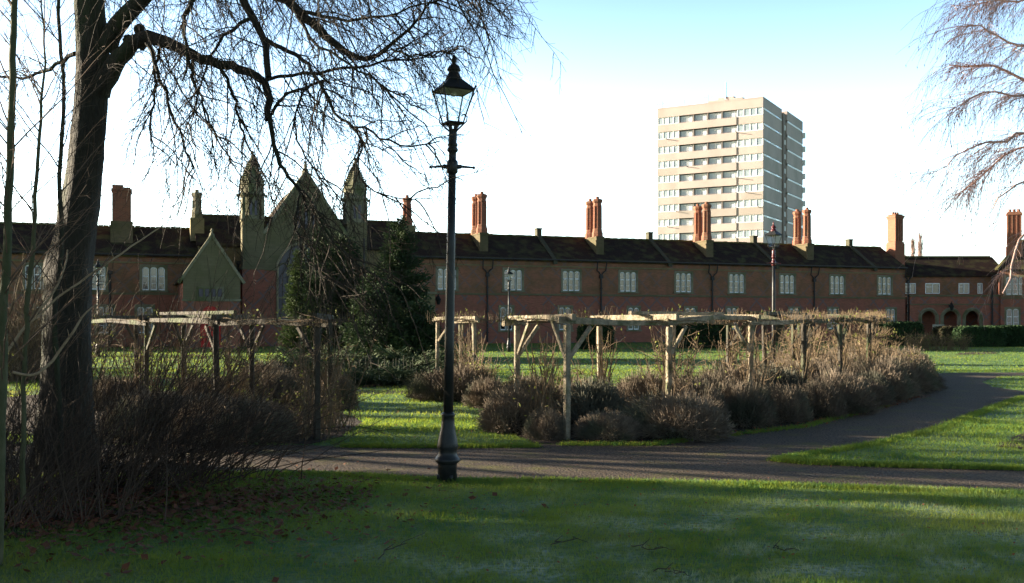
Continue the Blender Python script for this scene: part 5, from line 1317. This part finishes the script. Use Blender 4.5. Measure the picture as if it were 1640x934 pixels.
# ------------------------------------------------------------------ conifers, junipers, hedges, far trees
def conifer(name, label, x, y, h, w, seed, m_, n=15000, base=.0, grp="dark conifers before the chapel"):
    r = np.random.default_rng(seed); o = empty(name, (x, y, 0), label=label, cat="conifer", group=grp)
    b_ = MB(); b_.tubes([[(0,0,0),(.02,0,h*.5),(0,.02,h*.96)]], [[.16,.10,.02]], 8); 
    nb = 130; t = r.uniform(.05,.97,nb); a = r.uniform(0,2*np.pi,nb); L_ = (w/2)*(1-t)**.75*r.uniform(.65,1.15,nb)+.12
    s = np.stack([np.zeros(nb), np.zeros(nb), t*h], 1); d_ = unit(np.stack([np.cos(a), np.sin(a), r.uniform(.1,.6,nb)], 1)); A, B_ = whips(r, s, d_, L_, r.uniform(.0,.35,nb), np.full(nb,.02), 7, .04, .3); b_.tubes(A, B_, 4)
    b_.build("trunk", M['bark'], o)
    idx = r.choice(nb, n, p=L_**1.4/(L_**1.4).sum()); f = r.uniform(.2,1.0,n)*5.999; i = f.astype(int); g_ = (f-i)[:, None]
    p = A[idx,i]*(1-g_)+A[idx,i+1]*g_+r.normal(0,.11,(n,3)); out = unit(np.stack([np.cos(a[idx]), np.sin(a[idx]), r.normal(.35,.3,n)], 1)+r.normal(0,.45,(n,3)))
    L2 = r.uniform(.10,.24,n)[:, None]; sd_ = unit(np.cross(out, r.normal(0,1,(n,3))))*r.uniform(.02,.045,n)[:, None]
    Q = np.stack([p-sd_*.4, p+out*L2*.5-sd_, p+out*L2, p+out*L2*.5+sd_], 1); tri_mesh("crown", Q, m_, o, 4); return o
def cx(px, d_): return (px-820)/FPX*d_
conifer("conifer", "tall narrow conifer right of the chapel turret", cx(640,45), 45, 6.5, 3.6, 1, M['conifer'], 32000)
conifer("conifer", "broad dark conifer in front of the chapel's right turret", cx(548,47), 47, 5.9, 4.4, 2, M['conifer'], 32000)
conifer("conifer", "shorter yellow-green conifer before the great chapel window", cx(483,49), 49, 5.4, 2.4, 3, M['conifer_light'], 9000)
conifer("conifer", "low dark conifer between the two tall ones", cx(600,43), 43, 3.9, 3.4, 4, M['conifer'], 12000)
conifer("conifer", "dark conifer filling the gap in front of the great chapel window", cx(515,46), 46, 5.9, 2.4, 6, M['conifer'], 12000)
conifer("conifer", "squat conifer at the right foot of the tall narrow one", cx(672,43), 43, 2.6, 2.4, 7, M['conifer'], 9000)
def juniper(label, x, y, w, h, seed, n=4200):
    r = np.random.default_rng(seed); o = empty("juniper", (x, y, 0), label=label, cat="shrub", group="spreading junipers in the round bed")
    nb = 70; a = r.uniform(0,2*np.pi,nb); d_ = unit(np.stack([np.cos(a), np.sin(a), r.uniform(.15,.9,nb)*h/w*1.6],1)); s = r.normal(0,.1,(nb,3))*np.array([1,1,0]); b_ = MB()
    A, B_ = whips(r, s, d_, r.uniform(.5,1.05,nb)*w/2*1.15, r.uniform(.0,.18,nb), np.full(nb,.015), 7, .03, .3); b_.tubes(A, B_, 4); b_.build("branches", M['bark'], o)
    idx = r.integers(0,nb,n); f = r.uniform(.25,1,n)*5.999; i = f.astype(int); g_ = (f-i)[:, None]; p = A[idx,i]*(1-g_)+A[idx,i+1]*g_+r.normal(0,.06,(n,3)); p[:,2] = np.abs(p[:,2])+.02
    T = unit(A[idx,i+1]-A[idx,i]+r.normal(0,.3,(n,3))*.15); L2 = r.uniform(.10,.24,n)[:, None]; sd_ = unit(np.cross(T, r.normal(0,1,(n,3))))*r.uniform(.012,.03,n)[:, None]
    Q = np.stack([p-sd_*.4, p+T*L2*.5-sd_, p+T*L2, p+T*L2*.5+sd_], 1); tri_mesh("foliage", Q, M['juniper'], o, 4); return o
jn = [((690,33),2.6,1.25,"feathery juniper with sunlit tips just left of the near lamp column"), ((640,31),2.8,1.0,"wide juniper in the centre of the round bed"), ((590,30),2.6,.9,"flat dark juniper left of the bed's centre"),
      ((540,31),2.6,1.0,"dark juniper beyond the nearest left pergola post"), ((490,30),2.6,1.1,"juniper with yellowish tips seen through the left pergola"), ((445,30),2.4,1.0,"juniper furthest left, behind the pergola posts"),
      ((615,27.6),2.2,.6,"low juniper at the front edge of the round bed"), ((565,27.8),2.2,.6,"low juniper beside the narrow garden path"), ((665,28.5),2.2,.75,"low juniper nearest the sunlit lavender mound"),
      ((660,36),3.0,1.5,"tall juniper behind the low ones, before the conifers"), ((580,36),3.0,1.4,"tall spreading juniper below the broad conifer"), ((510,36),3.0,1.4,"tall spreading juniper below the yellow-green conifer")]
for k, ((px, d_), w_, h_, lab) in enumerate(jn): juniper(lab, cx(px, d_), d_, w_, h_, 40+k)

# low fence of thin pales behind the front junipers
fo = empty("wire_fence", (cx(545,28.8), 28.8, 0), label="low fence of thin pale uprights among the junipers", cat="fence"); x_end = cx(665,28.8)-cx(545,28.8)
k = 0; x = 0.0; pm_ = MB()
while x < x_end:
    z = random.uniform(.55,.78)
    if random.random() < .85:
        b_ = MB(); b_.tubes([[(x,random.uniform(-.02,.02),0),(x+random.uniform(-.02,.02),0,z)]], [[.009,.007]], 5); b_.build("pale", M['pale_stick'], fo)
    x += random.uniform(.06,.13)
b_ = MB(); b_.tubes([[(0,.012,.22),(x_end,.012,.22)]], [[.005,.005]], 4); b_.build("rail", M['galv'], fo)

def hedge(name, label, x, y, w, d_, h, seed, m_, n=9000):
    r = np.random.default_rng(seed); o = empty(name, (x, y, 0), label=label, cat="hedge", group="clipped hedges before the arcade")
    b_ = MB(); b_.box(-w/2+.1, w/2-.1, .1, d_-.1, 0, h-.1); b_.build("inner_growth", M['lavender_base'], o)
    u = r.uniform(0,1,(n,3)); p = np.stack([(u[:,0]-.5)*w, u[:,1]*d_, u[:,2]*h], 1); s = r.integers(0,4,n)
    p[s == 0, 1] = 0; p[s == 1, 2] = h; p[s == 2, 0] = -w/2; p[s == 3, 0] = w/2
    cut = (np.abs(p[:,0])/(w/2))**8+(p[:,2]/h)**8; p = p/np.maximum(1, cut**.12)[:, None]+r.normal(0,.05,(n,3)); p[:,2] = np.abs(p[:,2])
    t = unit(r.normal(0,1,(n,3))); v = unit(np.cross(t, r.normal(0,1,(n,3)))); q = r.uniform(.04,.09,n)[:, None]
    tri_mesh("foliage", np.stack([p-t*q, p+v*q*.7, p+t*q, p-v*q*.7],1), m_, o, 4); return o
hedge("hedge", "dark clipped hedge below the left arch of the link", cx(1448,68), 68, 2.6, 1.8, 1.55, 1, M['hedge'])
hedge("hedge", "brownish clipped hedge below the middle arch", cx(1533,67), 67, 2.1, 1.6, 1.25, 2, M['beech_hedge'])
hedge("hedge", "greenest clipped hedge, below the right arch", cx(1577,65), 65, 2.6, 1.8, 1.25, 3, M['hedge'])
hedge("hedge", "dark clipped hedge at the right edge below the red door", cx(1622,66), 66, 2.1, 1.8, 1.3, 4, M['hedge'])
hedge("hedge", "long dark hedge behind the right-hand pergola", cx(1120,62), 62, 3.4, 1.6, 1.5, 5, M['hedge'])
hedge("hedge", "dark hedge seen through the sunlit end of the right pergola", cx(955,60), 60, 1.9, 1.6, 1.5, 6, M['hedge'])
w = MB(); w.box(-.45,.45,-.03,.03,1.0,1.55); w.box(-.04,.04,-.01,.05,0,1.0); o = empty("notice_board", (cx(1503,72), 72, 0), label="small pale notice board between the hedges before the arcade", cat="sign")
w = MB(); w.box(-.42,.42,-.03,.03,.75,1.45); w.build("panel", M['board'], o); w = MB(); w.box(-.04,.04,-.02,.02,0,.75); w.build("post", M['wood_dark'], o)
# low winter roses on the lawn strip before the hedges
for k, px in enumerate((1455,1470,1487,1503,1520,1540)):
    put_rose(4, cx(px,58), 58, k*1.3, 1.0, f"low bare rose bush, {ORD[k]} from the pergola side in the far lawn bed", "low bare roses in the far lawn bed")

def far_tree(label, x, y, h, w, seed, up=1.0, n=110, m_=M['twig_shrub'], rad=.05, grp="bare trees behind the roofs"):
    r = np.random.default_rng(seed); o = empty("bare_tree", (x, y, 0), label=label, cat="tree", group=grp)
    b_ = MB(); b_.tubes([[(0,0,0),(.1,0,h*.4),(0,.1,h*.75),(0,0,h*.98)]], [[h*.018,h*.014,h*.008,.02]], 8); b_.build("trunk", M['bark'], o)
    t = r.uniform(.28,.97,n); s = np.stack([np.zeros(n), np.zeros(n), t*h],1); a = r.uniform(0,6.28,n); d_ = unit(np.stack([np.cos(a),np.sin(a),np.full(n,up)],1)); L_ = w*.75*(1.1-t)*r.uniform(.6,1.2,n)+h*.05
    A, B_ = whips(r, s, d_, L_, np.full(n,-.15), np.full(n,rad), 7, .05, .3); c = MB(); c.tubes(A, B_, 4)
    p, T, idx = children(r, A, 10, .2, 1); k = len(p); A2, B2 = whips(r, p, unit(T+unit(r.normal(0,1,(k,3)))*.6), r.uniform(.3,1.2,k)*w*.15, np.full(k,-.1), np.full(k,rad*.4), 5, .06, .4); c.tubes(A2, B2, 3); c.build("crown", m_, o)
for k, (px, d_, h, lab) in enumerate(((1462,150,13.6,"thinner bare poplar behind the small brick chimney"), (1474,152,14.6,"tallest bare poplar behind the link roof"), (1452,155,11.5,"shortest bare poplar next to the broad end chimney"))):
    far_tree(lab, cx(px,d_), d_, h, 2.0, k, up=3.0, n=220, rad=.045, m_=M['twig_birch'])
# twiggy sunlit hedge at the far left, behind the trunk
for k, (px, d_) in enumerate(((40,30),(95,31),(-20,29))):
    whip_shrub(("russet twiggy shrub just left of the big trunk", "russet twiggy shrub directly behind the big trunk", "russet twiggy shrub at the extreme left edge")[k], (cx(px,d_), d_), 260, .6, (.0,0), 1.5, 4.6, 60+k, .012, 6, M['twig_red'])

# evergreens and bare trees standing left of the view; they throw the long shade over the near lawn
for k, (x, y, h, w_) in enumerate(((-13.5,12.0,7,5.4),(-13.5,8,6.5,5.2),(-13,4,6.5,5.2),(-17,13.4,11,5.6),(-11.2,9.8,5.5,4.6),(-11,6.3,5.5,4.6),(-16,9,9,6),(-24,32,7,6.5),(-29,38,9,7))):
    conifer("yew_tree", f"dark evergreen, {ORD[k]} of the row beyond the left edge", x, y, h, w_, 80+k, M['conifer'], 16000, grp="evergreens beyond the left edge")
for k, (x, y, h) in enumerate(((-22,19.6,11),(-17,16.9,9),(-20,18.6,9),(-36,52,14),(-47,56,14))):
    far_tree(f"bare tree, {ORD[k]} of the group beyond the left edge", x, y, h, 5, 90+k, up=.8, n=34, rad=.08, grp="bare trees beyond the left edge")

# ------------------------------------------------------------------ ground litter
r = np.random.default_rng(77)
def leaves(n, fx, fy, smin, smax, z=.012):
    q = np.stack([fx(n), fy(n), r.uniform(z, z+.03, n)], 1); a = r.uniform(0,6.28,n); s = r.uniform(smin,smax,n)[:, None]
    u = np.stack([np.cos(a), np.sin(a), r.normal(0,.3,n)],1)*s; v = np.stack([-np.sin(a), np.cos(a), r.normal(0,.3,n)],1)*s*.7
    return np.stack([q-u, q+v, q+u, q-v],1)
LL = np.concatenate([leaves(5200, lambda n: r.normal(-3.9,1.15,n), lambda n: r.normal(9.6,1.0,n), .018, .045), leaves(900, lambda n: r.uniform(-2.8,-1.4,n), lambda n: r.normal(10.1,.7,n), .014,.03)])
tag(tri_mesh("leaf_litter", LL, M['leaf_litter'], None, 4), "carpet of brown fallen leaves under the bare shrubs", "fallen leaves", kind='stuff')
fr = np.array([gp(a, b2) for a, b2 in ((905,712),(950,710),(1000,712),(1060,711),(1120,702),(1200,694),(1280,684),(1350,668),(1420,652),(1480,634))]); pr = resample(fr, 400)
ii = r.integers(0,400,900); q = pr[ii]+r.normal(0,.12,(900,2))
E = np.concatenate([leaves(900, lambda n: q[:,0], lambda n: q[:,1]+.05, .014,.03), leaves(520, lambda n: r.uniform(-2.5,5,n), lambda n: r.uniform(7,11,n), .008,.016, .03), leaves(160, lambda n: r.uniform(-3,0,n), lambda n: r.uniform(12,20,n), .01,.022, .03), leaves(200, lambda n: r.uniform(-6,8,n), lambda n: r.uniform(11,14,n), .008,.016, .005)])
tag(tri_mesh("fallen_leaves", E, M['fallen_leaf'], None, 4), "scattered reddish leaves along the bed edges, path and lawn", "fallen leaves", kind='stuff')
tw_l = [([(605,902),(632,880),(660,876),(682,858)], "curved fallen twig on the frosty lawn left of the lamp post's foot"), ([(330,858),(380,853),(415,866),(440,880)], "long fallen twig near the leaf litter"), ([(1010,880),(1045,888),(1078,884)], "thin crooked twig on the lawn below the path"),
        ([(1235,880),(1258,890),(1280,886)], "short twig on the frosty lawn at the right"), ([(885,878),(920,872),(945,872)], "knot of twigs on the brightest frost"), ([(1050,920),(1080,925),(1110,928)], "twig at the bottom edge of the lawn")]
for k, (seq, lab) in enumerate(tw_l):
    pts = [(*gp(a, b2), .03+.015*(i % 2)) for i, (a, b2) in enumerate(seq)]; q = smooth_line(pts, 11); q[:, :2] += np.random.default_rng(k).normal(0, .022, (len(q), 2)); q[:, 2] += .012*np.sin(np.arange(len(q))*1.1); b_ = MB(); b_.tubes(q[None], np.linspace(.005,.002,len(q))[None], 5)
    for j in (2, 5): b_.tubes([[q[j], q[j]+np.array([.06,.07*(-1)**j,.03])]], [[.004,.002]], 4)
    tag(b_.build("fallen_twig", M['twig_dark']), lab, "twig", "twigs fallen on the lawn")
